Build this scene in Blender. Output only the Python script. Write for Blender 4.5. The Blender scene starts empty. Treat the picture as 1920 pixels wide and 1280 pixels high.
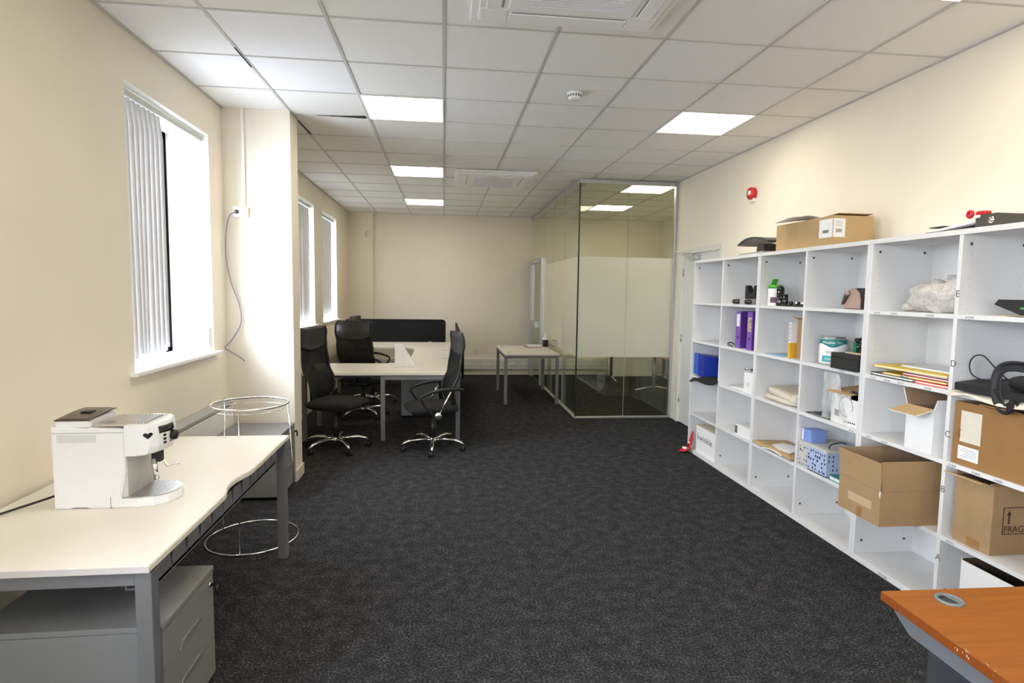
import bpy, bmesh, math, random
from mathutils import Vector, Matrix, noise
random.seed(7)
C = bpy.context.scene.collection
S = bpy.context.scene
PI = math.pi

# ---------------------------------------------------------------- camera, light, exposure
cam_data = bpy.data.cameras.new('camera'); cam = bpy.data.objects.new('camera', cam_data); C.objects.link(cam); S.camera = cam
YAW, PIT, ROL = .1161, -.0845, .0143
fw = Vector((math.sin(YAW)*math.cos(PIT), math.cos(YAW)*math.cos(PIT), math.sin(PIT)))
r0 = Vector((math.cos(YAW), -math.sin(YAW), 0)); u0 = r0.cross(fw)
rr = r0*math.cos(ROL) + u0*math.sin(ROL); uu = rr.cross(fw)
cam.matrix_world = Matrix(((rr.x, uu.x, -fw.x, 0), (rr.y, uu.y, -fw.y, 0), (rr.z, uu.z, -fw.z, 1.585), (0, 0, 0, 1)))
cam_data.sensor_width = 36; cam_data.lens = 1104.7/1920*36; cam_data.clip_start = .05; cam_data.clip_end = 100

world = bpy.data.worlds.new('daylight'); S.world = world; world.use_nodes = True
wn = world.node_tree; wn.nodes.clear()
wo = wn.nodes.new('ShaderNodeOutputWorld'); wb = wn.nodes.new('ShaderNodeBackground')
wb.inputs[0].default_value = (.90, .96, 1.10, 1)
# hazy overcast sky: brighter round the hidden sun, duller ground below the horizon
wt = wn.nodes.new('ShaderNodeTexCoord'); dt = wn.nodes.new('ShaderNodeVectorMath'); dt.operation = 'DOT_PRODUCT'
dt.inputs[1].default_value = Vector((-.66, -.66, .36)).normalized(); wn.links.new(wt.outputs['Generated'], dt.inputs[0])
def wmath(op, a, b=None, clamp=False):
    m_ = wn.nodes.new('ShaderNodeMath'); m_.operation = op; m_.use_clamp = clamp
    for i_, v_ in enumerate((a, b)):
        if v_ is None: continue
        if isinstance(v_, (int, float)): m_.inputs[i_].default_value = v_
        else: wn.links.new(v_, m_.inputs[i_])
    return m_.outputs[0]
glow = wmath('POWER', wmath('MAXIMUM', dt.outputs['Value'], 0.0), 5.0)
sx = wn.nodes.new('ShaderNodeSeparateXYZ'); wn.links.new(wt.outputs['Generated'], sx.inputs[0])
up = wmath('MULTIPLY_ADD', sx.outputs['Z'], 6.0, True); up.node.inputs[2].default_value = .5
SKY, GLOW, GROUND = 13.0, 7.0, 4.4
wn.links.new(wmath('ADD', wmath('ADD', wmath('MULTIPLY', up, SKY-GROUND), GROUND), wmath('MULTIPLY', glow, GLOW)), wb.inputs[1])
wn.links.new(wb.outputs[0], wo.inputs[0])

S.view_settings.view_transform = 'Standard'; S.view_settings.look = 'None'
S.view_settings.exposure = 0.98; S.view_settings.gamma = 1; S.view_settings.use_curve_mapping = False
S.cycles.max_bounces = 10; S.cycles.diffuse_bounces = 6; S.cycles.transparent_max_bounces = 16
S.cycles.use_denoising = True; S.cycles.caustics_reflective = False; S.cycles.caustics_refractive = False
S.cycles.sample_clamp_indirect = 8

def portal(x, y0, y1, z0, z1):
    d = bpy.data.lights.new('window_portal', 'AREA'); d.shape = 'RECTANGLE'; d.size = z1-z0; d.size_y = y1-y0
    o = bpy.data.objects.new('window_portal', d); C.objects.link(o)
    o.location = (x, (y0+y1)/2, (z0+z1)/2); o.rotation_euler = (0, -PI/2, 0)
    d.cycles.is_portal = True
LAMP = 6.4

# ---------------------------------------------------------------- materials
MATS = {}
def mat(name, col, rough=.5, metal=0, var=.03, scale=30, bump=0, trans=0, emit=0, coat=0, spec=.5):
    if name in MATS: return MATS[name]
    m = bpy.data.materials.new(name); m.use_nodes = True; n = m.node_tree.nodes; l = m.node_tree.links
    b = n['Principled BSDF']
    tc = n.new('ShaderNodeTexCoord'); no = n.new('ShaderNodeTexNoise'); no.inputs['Scale'].default_value = scale; no.inputs['Detail'].default_value = 3
    l.new(tc.outputs['Object'], no.inputs['Vector'])
    rp = n.new('ShaderNodeValToRGB'); rp.color_ramp.elements[0].position = .3; rp.color_ramp.elements[1].position = .7
    rp.color_ramp.elements[0].color = tuple(max(0, c*(1-var)) for c in col)+(1,)
    rp.color_ramp.elements[1].color = tuple(min(1, c*(1+var)) for c in col)+(1,)
    l.new(no.outputs['Fac'], rp.inputs[0]); l.new(rp.outputs[0], b.inputs['Base Color'])
    b.inputs['Roughness'].default_value = rough; b.inputs['Metallic'].default_value = metal
    b.inputs['Specular IOR Level'].default_value = spec
    if coat: b.inputs['Coat Weight'].default_value = coat
    if trans: b.inputs['Transmission Weight'].default_value = trans
    if emit:
        b.inputs['Emission Color'].default_value = col+(1,); b.inputs['Emission Strength'].default_value = emit
    if bump:
        bp = n.new('ShaderNodeBump'); bp.inputs['Strength'].default_value = bump; bp.inputs['Distance'].default_value = .003
        l.new(no.outputs['Fac'], bp.inputs['Height']); l.new(bp.outputs[0], b.inputs['Normal'])
    MATS[name] = m; return m

def carpet_mat():
    m = bpy.data.materials.new('carpet'); m.use_nodes = True; n = m.node_tree.nodes; l = m.node_tree.links
    b = n['Principled BSDF']; tc = n.new('ShaderNodeTexCoord')
    a = n.new('ShaderNodeTexNoise'); a.inputs['Scale'].default_value = 95; a.inputs['Detail'].default_value = 5; a.inputs['Roughness'].default_value = .75
    f = n.new('ShaderNodeTexNoise'); f.inputs['Scale'].default_value = 14; f.inputs['Detail'].default_value = 4
    mp = n.new('ShaderNodeMapping'); mp.inputs['Scale'].default_value = (1, 1, .2)
    l.new(tc.outputs['Object'], mp.inputs[0]); l.new(mp.outputs[0], a.inputs[0]); l.new(mp.outputs[0], f.inputs[0])
    r = n.new('ShaderNodeValToRGB'); e = r.color_ramp.elements
    e[0].position = .36; e[0].color = (.012, .012, .0135, 1); e[1].position = .72; e[1].color = (.21, .21, .222, 1)
    k = e.new(.52); k.color = (.041, .041, .0445, 1)
    mx = n.new('ShaderNodeMix'); mx.data_type = 'FLOAT'; mx.inputs[0].default_value = .18
    l.new(a.outputs['Fac'], mx.inputs[2]); l.new(f.outputs['Fac'], mx.inputs[3]); l.new(mx.outputs[0], r.inputs[0])
    l.new(r.outputs[0], b.inputs['Base Color']); b.inputs['Roughness'].default_value = 1; b.inputs['Specular IOR Level'].default_value = 0
    bp = n.new('ShaderNodeBump'); bp.inputs['Strength'].default_value = .6; bp.inputs['Distance'].default_value = .004
    l.new(a.outputs['Fac'], bp.inputs['Height']); l.new(bp.outputs[0], b.inputs['Normal'])
    return m
def wood_mat(name, c1, c2):
    m = bpy.data.materials.new(name); m.use_nodes = True; n = m.node_tree.nodes; l = m.node_tree.links
    b = n['Principled BSDF']; tc = n.new('ShaderNodeTexCoord'); mp = n.new('ShaderNodeMapping'); mp.inputs['Scale'].default_value = (1.5, 22, 22)
    mp.inputs['Rotation'].default_value = (0, 0, .05)
    a = n.new('ShaderNodeTexNoise'); a.inputs['Scale'].default_value = 3; a.inputs['Detail'].default_value = 6; a.inputs['Distortion'].default_value = .6
    l.new(tc.outputs['Object'], mp.inputs[0]); l.new(mp.outputs[0], a.inputs[0])
    r = n.new('ShaderNodeValToRGB'); e = r.color_ramp.elements; e[0].position = .3; e[0].color = c1+(1,); e[1].position = .68; e[1].color = c2+(1,)
    l.new(a.outputs['Fac'], r.inputs[0]); l.new(r.outputs[0], b.inputs['Base Color']); b.inputs['Roughness'].default_value = .5; b.inputs['Specular IOR Level'].default_value = .25
    return m
def glass_mat(name, tint, refl=1.0, frost=0):
    """clear pane: tinted transparency plus Fresnel reflection; frost mixes in a rough translucent film"""
    m = bpy.data.materials.new(name); m.use_nodes = True; n = m.node_tree.nodes; l = m.node_tree.links; n.clear()
    o = n.new('ShaderNodeOutputMaterial'); t = n.new('ShaderNodeBsdfTransparent'); t.inputs[0].default_value = tint+(1,)
    g = n.new('ShaderNodeBsdfGlossy'); g.inputs['Roughness'].default_value = .0; g.inputs[0].default_value = (refl, refl, refl, 1)
    fr = n.new('ShaderNodeFresnel'); ge = n.new('ShaderNodeNewGeometry'); mi_ = n.new('ShaderNodeMix'); mi_.data_type = 'FLOAT'
    mi_.inputs[2].default_value = 1.5; mi_.inputs[3].default_value = 1/1.5; l.new(ge.outputs['Backfacing'], mi_.inputs[0]); l.new(mi_.outputs[0], fr.inputs[0])
    tc = n.new('ShaderNodeTexCoord'); no = n.new('ShaderNodeTexNoise'); no.inputs['Scale'].default_value = 5
    l.new(tc.outputs['Object'], no.inputs[0])
    mx = n.new('ShaderNodeMixShader'); l.new(fr.outputs[0], mx.inputs[0]); l.new(g.outputs[0], mx.inputs[2])
    if frost:
        tl = n.new('ShaderNodeBsdfTranslucent'); df = n.new('ShaderNodeBsdfDiffuse')
        for s_ in (tl, df): s_.inputs[0].default_value = (.90, .90, .80, 1)
        a = n.new('ShaderNodeMixShader'); a.inputs[0].default_value = .45; l.new(tl.outputs[0], a.inputs[1]); l.new(df.outputs[0], a.inputs[2])
        b = n.new('ShaderNodeMixShader'); b.inputs[0].default_value = frost; l.new(t.outputs[0], b.inputs[1]); l.new(a.outputs[0], b.inputs[2])
        l.new(b.outputs[0], mx.inputs[1])
    else:
        l.new(t.outputs[0], mx.inputs[1])
    l.new(mx.outputs[0], o.inputs[0]); return m
def film_mat(name, col, alpha, rough=.25, bump=.6, scale=40, pattern=None):
    """thin plastic or mesh cloth: part see-through, part diffuse and glossy"""
    m = bpy.data.materials.new(name); m.use_nodes = True; n = m.node_tree.nodes; l = m.node_tree.links
    b = n['Principled BSDF']; b.inputs['Base Color'].default_value = col+(1,); b.inputs['Roughness'].default_value = rough
    tc = n.new('ShaderNodeTexCoord'); no = n.new('ShaderNodeTexNoise'); no.inputs['Scale'].default_value = scale
    l.new(tc.outputs['Object'], no.inputs[0]); bp = n.new('ShaderNodeBump'); bp.inputs['Strength'].default_value = bump; bp.inputs['Distance'].default_value = .01
    l.new(no.outputs['Fac'], bp.inputs['Height']); l.new(bp.outputs[0], b.inputs['Normal'])
    mr = n.new('ShaderNodeMapRange'); mr.inputs['From Min'].default_value = .3; mr.inputs['From Max'].default_value = .7
    mr.inputs['To Min'].default_value = max(0, alpha-.12); mr.inputs['To Max'].default_value = min(1, alpha+.12)
    l.new(no.outputs['Fac'], mr.inputs['Value']); l.new(mr.outputs[0], b.inputs['Alpha'])
    return m
def slat_fabric():
    m = bpy.data.materials.new('blind_fabric'); m.use_nodes = True; n = m.node_tree.nodes; l = m.node_tree.links; n.clear()
    o = n.new('ShaderNodeOutputMaterial'); d = n.new('ShaderNodeBsdfDiffuse'); t = n.new('ShaderNodeBsdfTranslucent'); mx = n.new('ShaderNodeMixShader')
    tc = n.new('ShaderNodeTexCoord'); w = n.new('ShaderNodeTexNoise'); w.inputs['Scale'].default_value = 60
    r = n.new('ShaderNodeValToRGB'); r.color_ramp.elements[0].color = (.66, .66, .67, 1); r.color_ramp.elements[1].color = (.74, .74, .75, 1)
    l.new(tc.outputs['Object'], w.inputs[0]); l.new(w.outputs['Fac'], r.inputs[0]); l.new(r.outputs[0], d.inputs[0]); l.new(r.outputs[0], t.inputs[0])
    mx.inputs[0].default_value = .045; l.new(d.outputs[0], mx.inputs[1]); l.new(t.outputs[0], mx.inputs[2]); l.new(mx.outputs[0], o.inputs[0]); return m
def lamp_mat():
    m = bpy.data.materials.new('lamp_diffuser'); m.use_nodes = True; n = m.node_tree.nodes; l = m.node_tree.links; n.clear()
    o = n.new('ShaderNodeOutputMaterial'); e = n.new('ShaderNodeEmission'); e.inputs[0].default_value = (1, .885, .68, 1); e.inputs[1].default_value = LAMP
    l.new(e.outputs[0], o.inputs[0]); return m

WALL = mat('cream_wall_paint', (.83, .772, .655), .85, var=.015, scale=3, spec=.2)
REVEAL = mat('white_reveal_paint', (.86, .84, .76), .7, var=.01)
CARPET = carpet_mat()
TILE = mat('ceiling_tile', (.89, .885, .86), .95, var=.02, scale=220, bump=.15, spec=.1)
TILE_NEW = mat('new_ceiling_tile', (.90, .90, .91), .95, var=.02, scale=220, bump=.1, spec=.1)
TBAR = mat('ceiling_grid_bar', (.56, .55, .52), .6)
GAP = mat('dark_void', (.02, .018, .015), .9)
WHITE = mat('white_melamine', (.74, .735, .725), .45, var=.01, scale=4)
WHITE_P = mat('white_plastic', (.90, .90, .90), .35, var=.01)
GLOSSW = mat('gloss_white_plastic', (.90, .91, .93), .25, var=.008)
TRUNK = mat('white_trunking', (.76, .76, .72), .45, var=.01)
SKIRT = mat('skirting_paint', (.74, .70, .60), .5, var=.01)
DESK = mat('cream_desk_top', (.83, .80, .73), .42, var=.01, scale=5)
DESKEDGE = mat('desk_edge', (.62, .58, .56), .5)
GREY = mat('grey_metal', (.215, .215, .23), .45, metal=.3, var=.02)
GREYP = mat('grey_pedestal', (.235, .238, .24), .5, var=.02)
GREYD = mat('dark_grey_steel', (.035, .037, .042), .5)
SILVER = mat('silver_aluminium', (.62, .63, .66), .35, metal=.8)
CHROME = mat('chrome', (.85, .85, .86), .12, metal=1, var=.01)
BLACK = mat('black_plastic', (.008, .008, .0085), .4)
BLACKG = mat('gloss_black', (.008, .007, .008), .12, coat=.5)
RUBBER = mat('black_rubber', (.01, .01, .01), .8)
FABK = mat('black_seat_fabric', (.008, .008, .0085), .95, var=.3, scale=200, bump=.4)
LEATHER = mat('black_leatherette', (.022, .022, .024), .42, var=.1, scale=80, bump=.2)
MESHK = film_mat('black_mesh_cloth', (.006, .006, .006), .94, rough=.9, bump=0, scale=6)
SCREENF = mat('black_screen_fabric', (.006, .006, .007), 1.0, var=.2, scale=150)
WOODT = wood_mat('orange_beech_laminate', (.27, .082, .006), (.34, .108, .010))
WOODE = wood_mat('orange_edge_band', (.17, .042, .006), (.21, .055, .009))
GLASS = glass_mat('clear_pane', (.915, .94, .875))
FROST = glass_mat('frosted_pane', (.90, .93, .88), frost=.88)
WGLASS = glass_mat('window_glass', (.97, .98, .98))
EDGE = mat('glass_edge', (.01, .03, .022), .3)
CARD = mat('brown_cardboard', (.37, .235, .115), .85, var=.05, scale=12)
CARDL = mat('light_cardboard', (.47, .32, .155), .85, var=.05, scale=12)
CARDO = mat('orange_cardboard', (.30, .155, .05), .85, var=.05, scale=12)
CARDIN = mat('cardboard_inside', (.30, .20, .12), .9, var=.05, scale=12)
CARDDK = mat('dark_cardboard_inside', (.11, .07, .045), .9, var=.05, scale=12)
PAPER = mat('white_paper', (.84, .83, .81), .7, var=.02)
CREAMP = mat('cream_paper', (.72, .67, .54), .7, var=.03)
INK = mat('black_ink', (.02, .02, .02), .7)
INKG = mat('grey_pencil', (.12, .12, .12), .8)
INKR = mat('red_ink', (.35, .04, .02), .7)
INKB = mat('brown_ink', (.07, .03, .015), .8)
TAPE = mat('brown_tape', (.33, .18, .07), .3)
PURPLE = mat('purple_board', (.21, .09, .42), .45)
PURPLED = mat('dark_purple_board', (.10, .035, .26), .45)
BLUE = mat('royal_blue_plastic', (.012, .035, .33), .35)
BLUEL = mat('bright_blue_plastic', (.03, .12, .55), .3)
RED = mat('red_plastic', (.55, .02, .02), .4)
REDF = mat('red_fabric', (.52, .012, .02), .6)
YEL = mat('yellow_card', (.75, .55, .02), .5)
YEL2 = mat('amber_card', (.72, .42, .03), .5)
GREENB = mat('bright_green_plastic', (.09, .42, .04), .4)
GREEN = mat('green_card', (.08, .26, .09), .5)
DGREEN = mat('dark_green_plastic', (.01, .17, .08), .3)
TEAL = mat('teal_print', (.01, .20, .21), .4)
TEALL = mat('turquoise_print', (.02, .36, .40), .4)
TIN = mat('tin_metal', (.55, .55, .56), .3, metal=.9)
TOWEL = mat('cream_towel', (.62, .57, .46), .95, var=.06, scale=60, bump=.6)
PERI = mat('periwinkle_plastic', (.22, .32, .66), .5)
CHECKB = mat('pale_blue_print', (.42, .52, .72), .6)
CHECKG = mat('pale_stone_print', (.58, .57, .53), .6)
NAVY = mat('navy_print', (.02, .025, .07), .6)
PINK = mat('dusty_pink_plastic', (.42, .29, .24), .5)
BROWNG = mat('brown_grey_plastic', (.06, .055, .045), .4)
SLATE = mat('slate_grey_plastic', (.045, .05, .06), .4)
SLATEL = mat('light_grey_plastic', (.38, .38, .36), .45)
BUBBLE = film_mat('bubble_wrap', (.80, .76, .72), .62, rough=.25, bump=1, scale=55)
CLEARBAG = film_mat('clear_polythene', (.80, .80, .78), .24, rough=.2, bump=.5, scale=7)
SLAT = slat_fabric()
LAMPM = lamp_mat()
FRAMEK = mat('black_window_frame', (.004, .004, .005), .9, spec=.05)
LAMPF = mat('lamp_frame', (.80, .79, .76), .4)
CABLE = mat('blue_grey_cable', (.22, .24, .36), .5)
BEAMG = mat('beam_grey', (.115, .12, .13), .5)
PORTG = mat('port_grey', (.16, .18, .175), .4)
TRAYG = mat('galvanised_tray', (.30, .30, .33), .4, metal=.5)
LIDB = mat('dark_brown_lid', (.07, .055, .042), .25)
AMBER = mat('pale_wood', (.62, .48, .32), .5)

# ---------------------------------------------------------------- mesh helpers
class MB:
    def __init__(s): s.bm = bmesh.new()
    def _fin(s, verts, mi):
        for v in verts:
            for f in v.link_faces: f.material_index = mi
    def box(s, x0, x1, y0, y1, z0, z1, bev=0, mi=0, M=None):
        r = bmesh.ops.create_cube(s.bm, size=1); vs = r['verts']
        for v in vs: v.co = Vector(((x0+x1)/2+v.co.x*(x1-x0), (y0+y1)/2+v.co.y*(y1-y0), (z0+z1)/2+v.co.z*(z1-z0)))
        if bev:
            es = list({e for v in vs for e in v.link_edges})
            q = bmesh.ops.bevel(s.bm, geom=es, offset=bev, segments=2, affect='EDGES', profile=.6)
            vs = list({v for f in q['faces'] for v in f.verts} | {v for v in vs if v.is_valid})
        s._fin(vs, mi)
        if M:
            for v in vs: v.co = M @ v.co
        return s
    def prism(s, pts, axis, a, b, mi=0, M=None, bev=0):
        """extrude 2D outline pts along axis ('x','y','z') from a to b"""
        def P(p, t): return {'x': (t, p[0], p[1]), 'y': (p[0], t, p[1]), 'z': (p[0], p[1], t)}[axis]
        A = [s.bm.verts.new(P(p, a)) for p in pts]; B = [s.bm.verts.new(P(p, b)) for p in pts]
        n = len(pts); fs = [s.bm.faces.new(A), s.bm.faces.new(B[::-1])]
        for i in range(n): fs.append(s.bm.faces.new((A[i], A[(i+1) % n], B[(i+1) % n], B[i])))
        for f in fs: f.material_index = mi
        bmesh.ops.recalc_face_normals(s.bm, faces=fs)
        vs = A+B
        if bev:
            es = [e for e in s.bm.edges if e.verts[0] in A and e.verts[1] in A or e.verts[0] in B and e.verts[1] in B]
            bmesh.ops.bevel(s.bm, geom=es, offset=bev, segments=2, affect='EDGES')
        if M and not bev:
            for v in vs: v.co = M @ v.co
        return s
    def tube(s, pts, r, n=10, closed=False, mi=0, cap=True):
        pts = [Vector(p) for p in pts]; N = len(pts); rings = []; up = None
        for i, p in enumerate(pts):
            if closed: t = pts[(i+1) % N]-pts[i-1]
            else: t = pts[min(i+1, N-1)]-pts[max(i-1, 0)]
            t.normalize()
            if up is None:
                up = Vector((0, 0, 1)) if abs(t.z) < .9 else Vector((1, 0, 0))
            sd = t.cross(up)
            if sd.length < 1e-4: sd = t.orthogonal()
            sd.normalize(); up = sd.cross(t).normalized()
            rad = r[i] if isinstance(r, (list, tuple)) else r
            rings.append([s.bm.verts.new(p+(sd*math.cos(2*PI*k/n)+up*math.sin(2*PI*k/n))*rad) for k in range(n)])
        fs = []
        for i in range(N if closed else N-1):
            a, b = rings[i], rings[(i+1) % N]
            for k in range(n): fs.append(s.bm.faces.new((a[k], a[(k+1) % n], b[(k+1) % n], b[k])))
        if cap and not closed: fs += [s.bm.faces.new(rings[0][::-1]), s.bm.faces.new(rings[-1])]
        for f in fs: f.material_index = mi; f.smooth = True
        return s
    def lathe(s, prof, n=24, c=(0, 0, 0), axis='z', mi=0, M=None):
        rings = []; c = Vector(c)
        for r, h in prof:
            ring = []
            for k in range(n):
                a = 2*PI*k/n; x, y = r*math.cos(a), r*math.sin(a)
                v = {'z': (x, y, h), 'x': (h, x, y), 'y': (x, h, y)}[axis]
                ring.append(s.bm.verts.new(c+Vector(v)))
            rings.append(ring)
        fs = []
        for i in range(len(rings)-1):
            for k in range(n): fs.append(s.bm.faces.new((rings[i][k], rings[i][(k+1) % n], rings[i+1][(k+1) % n], rings[i+1][k])))
        fs += [s.bm.faces.new(rings[0][::-1]), s.bm.faces.new(rings[-1])]
        for f in fs: f.material_index = mi; f.smooth = True
        bmesh.ops.recalc_face_normals(s.bm, faces=fs)
        if M:
            for v in {v for rg in rings for v in rg}: v.co = M @ v.co
        return s
    def grid(s, fn, nu, nv, mi=0, thick=0, smooth=True):
        """sheet from fn(u, v); thick gives it a second layer and a rim"""
        P = [[Vector(fn(i/nu, j/nv)) for j in range(nv+1)] for i in range(nu+1)]
        def nrm(i, j):
            a = P[min(i+1, nu)][j]-P[max(i-1, 0)][j]; b = P[i][min(j+1, nv)]-P[i][max(j-1, 0)]; c = a.cross(b)
            return c.normalized() if c.length > 1e-12 else Vector((0, 0, 1))
        G = [[s.bm.verts.new(P[i][j]) for j in range(nv+1)] for i in range(nu+1)]; fs = []
        for i in range(nu):
            for j in range(nv): fs.append(s.bm.faces.new((G[i][j], G[i+1][j], G[i+1][j+1], G[i][j+1])))
        if thick:
            K = [[s.bm.verts.new(P[i][j]-nrm(i, j)*thick) for j in range(nv+1)] for i in range(nu+1)]
            for i in range(nu):
                for j in range(nv): fs.append(s.bm.faces.new((K[i][j], K[i][j+1], K[i+1][j+1], K[i+1][j])))
            rim = [(i, 0) for i in range(nu)]+[(nu, j) for j in range(nv)]+[(i, nv) for i in range(nu, 0, -1)]+[(0, j) for j in range(nv, 0, -1)]; rs = []
            for k in range(len(rim)):
                (a, b), (c, d) = rim[k], rim[(k+1) % len(rim)]; rs.append(s.bm.faces.new((G[c][d], G[a][b], K[a][b], K[c][d])))
            for f in rs: f.material_index = mi
        for f in fs: f.material_index = mi; f.smooth = smooth
        return s
    def blob(s, c, rad, e=.5, n=20, m=12, mi=0, jit=0, seed=0):
        """superellipsoid with optional lumps"""
        def sp(a, p): return math.copysign(abs(a)**p, a)
        rings = []
        for i in range(m+1):
            t = -PI/2+PI*i/m; ring = []
            for k in range(n):
                a = 2*PI*k/n; q = Vector((sp(math.cos(t), e)*sp(math.cos(a), e)*rad[0], sp(math.cos(t), e)*sp(math.sin(a), e)*rad[1], sp(math.sin(t), e)*rad[2]))
                if jit: q += q.normalized()*noise.noise(Vector((q.x*22+seed, q.y*22, q.z*22)))*jit
                ring.append(s.bm.verts.new(Vector(c)+q))
            rings.append(ring)
        for i in range(m):
            for k in range(n):
                f = s.bm.faces.new((rings[i][k], rings[i][(k+1) % n], rings[i+1][(k+1) % n], rings[i+1][k])); f.smooth = True; f.material_index = mi
        return s
    def build(s, name, m, parent=None, smooth=False, M=None):
        bmesh.ops.remove_doubles(s.bm, verts=s.bm.verts, dist=1e-6)
        me = bpy.data.meshes.new(name)
        if M: s.bm.transform(M)
        s.bm.to_mesh(me); s.bm.free()
        for q in (m if isinstance(m, (list, tuple)) else [m]): me.materials.append(q)
        if smooth:
            for p in me.polygons: p.use_smooth = True
        o = bpy.data.objects.new(name, me); C.objects.link(o)
        if parent: o.parent = parent
        return o
def tag(o, label=None, cat=None, group=None, kind=None):
    if label: o['label'] = label
    if cat: o['category'] = cat
    if group: o['group'] = group
    if kind: o['kind'] = kind
    return o
def thing(name, label, cat, loc=(0, 0, 0), rz=0, group=None):
    o = bpy.data.objects.new(name, None); C.objects.link(o); o.location = loc; o.rotation_euler = (0, 0, rz); o.empty_display_size = .05
    return tag(o, label, cat, group)
def copy_tree(o, parent=None):
    c = o.copy(); C.objects.link(c); c.parent = parent
    for ch in list(o.children): copy_tree(ch, c)
    return c
def struct(o, label=None): return tag(o, label, kind='structure')
def text(string, pos, size, xd, yd, m, parent, name='handwritten_code', align='LEFT', shear=0, depth=.0006, sx=1):
    cu = bpy.data.curves.new('t', 'FONT'); cu.body = string; cu.size = size; cu.extrude = depth/2; cu.align_x = align; cu.shear = shear
    t = bpy.data.objects.new('t', cu); C.objects.link(t)
    dg = bpy.context.evaluated_depsgraph_get(); me = bpy.data.meshes.new_from_object(t.evaluated_get(dg))
    bpy.data.objects.remove(t); me.materials.clear(); me.materials.append(m)
    xd = Vector(xd).normalized()*sx; yd = Vector(yd).normalized(); z = xd.cross(yd).normalized()
    M = Matrix(((xd.x, yd.x, z.x, pos[0]), (xd.y, yd.y, z.y, pos[1]), (xd.z, yd.z, z.z, pos[2]), (0, 0, 0, 1)))
    me.transform(M); me.name = name
    o = bpy.data.objects.new(name, me); C.objects.link(o); o.parent = parent; return o
def rot(c, ax, ang):
    c = Vector(c); return Matrix.Translation(c) @ Matrix.Rotation(ang, 4, ax) @ Matrix.Translation(-c)

# ---------------------------------------------------------------- room shell
XL, XR, YB, YN, H = -1.72, 2.90, 11.12, -3.2, 2.968
XG, YG, XGR = 1.65, 7.20, 4.15      # glass room: side glass, front glass, its own right wall
REV = .33
WINS = [(3.50, 4.66), (7.07, 8.20), (8.74, 9.85), (-.10, 1.06), (-2.5, -1.34)]  # last two are out of view, added to light the foreground
WZ0, WZ1 = 1.09, 2.70
struct(MB().box(XL-.5, XGR+.2, YN-.2, YB+.2, -.1, 0).build('floor', CARPET), 'charcoal flecked carpet floor')
# ceiling: tiles and T-bars
X0, Y0, T = -.005, 3.23, .6
mb = MB(); new = {(2, 0), (2, 1), (3, 1), (2, 4), (3, 5), (3, 4), (0, 6), (1, 7), (-3, 1), (-2, 1), (-3, 0), (-2, 0), (3, 7)}
LIGHTS = {(-1, 2), (-1, 6), (-1, 10), (3, 2), (4, 7), (4, 10), (3, -2), (-1, -2), (-1, -6), (3, -6)}  # three panels outside the view are added for foreground light
for c in range(-3, 7):
    for r in range(-11, 14):
        xa, xb = max(X0+T*c, XL-.02), min(X0+T*(c+1), XGR+.02); ya, yb = max(Y0+T*r, YN-.02), min(Y0+T*(r+1), YB+.02)
        if xb <= xa or yb <= ya or (c, r) in LIGHTS: continue
        dz = random.uniform(0, .002)
        M = None
        mb.box(xa, xb, ya, yb, H+.004+dz, H+.02, mi=1 if (c, r) in new else 0, M=M)
ceil = struct(mb.build('ceiling', [TILE, TILE_NEW]), 'suspended ceiling of square white tiles')
mb = MB()
for c in range(-2, 7): mb.box(X0+T*c-.009, X0+T*c+.009, YN, YB, H, H+.012)
for r in range(-10, 14): mb.box(XL, XGR, Y0+T*r-.0065, Y0+T*r+.0065, H+.0008, H+.012)
mb.box(XL, XL+.02, YN, YB, H-.002, H+.012); mb.box(XR-.02, XR, YN, YG, H-.002, H+.012)
struct(mb.build('trim_1', TBAR), 'ceiling grid bars')
mb = MB().box(XL-.3, XGR+.3, YN-.2, YB+.2, H+.25, H+.3); struct(mb.build('trim_2', GAP), 'dark void above the ceiling')
mb = MB(); mb.prism([(-.628, 4.965), (-.632, 5.022), (-.83, 5.004), (-1.02, 4.998), (-.83, 4.992)], 'z', H-.0025, H+.0005)
mb.prism([(-1.206, 5.18), (-1.199, 5.18), (-1.186, 5.60), (-1.202, 5.60)], 'z', H-.0025, H+.0005)
mb.box(-1.212, -1.203, 3.7, 4.0, H-.0022, H); tag(mb.build('trim_3', GAP), 'dark gaps beside lifted ceiling tiles', kind='structure')

# left wall with window openings
def wall_with_holes(x0, x1, y0, y1, holes):
    mb = MB(); ys = sorted({y0, y1} | {v for h in holes for v in h})
    for a, b in zip(ys, ys[1:]):
        if any(abs(a-h[0]) < 1e-6 for h in holes):
            mb.box(x0, x1, a, b, 0, WZ0); mb.box(x0, x1, a, b, WZ1, H+.03)
        else: mb.box(x0, x1, a, b, 0, H+.03)
    return mb
struct(wall_with_holes(XL-.4, XL, YN, YB+.1, WINS).build('wall_left', WALL), 'cream painted left wall')
mb = MB().box(XL-.001, -1.205, 4.92, 5.15, 0, H+.01); struct(mb.build('wall_pier', WALL), 'cream pier standing out from the left wall')
mb = MB().box(XL-.1, XGR+.1, YB, YB+.15, 0, H+.03).box(XL, -1.28, YB-.10, YB+.01, 0, H+.01); struct(mb.build('wall_back', WALL), 'cream back wall')
DY0, DY1, DZ = 5.985, 6.965, 2.06
mb = MB().box(XR, XR+.12, YN, DY0-.06, 0, H+.03).box(XR, XR+.12, DY1+.06, YG+.0, 0, H+.03).box(XR, XR+.12, DY0-.06, DY1+.06, DZ+.06, H+.03)
struct(mb.build('wall_right', WALL), 'cream right wall')
mb = MB().box(XR+.12, XGR+.1, YG-.1, YG+.02, 0, H+.03).box(XGR, XGR+.12, YG, YB+.1, 0, H+.03)
struct(mb.build('wall_meeting_room', WALL), 'cream walls of the glass fronted room')
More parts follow.
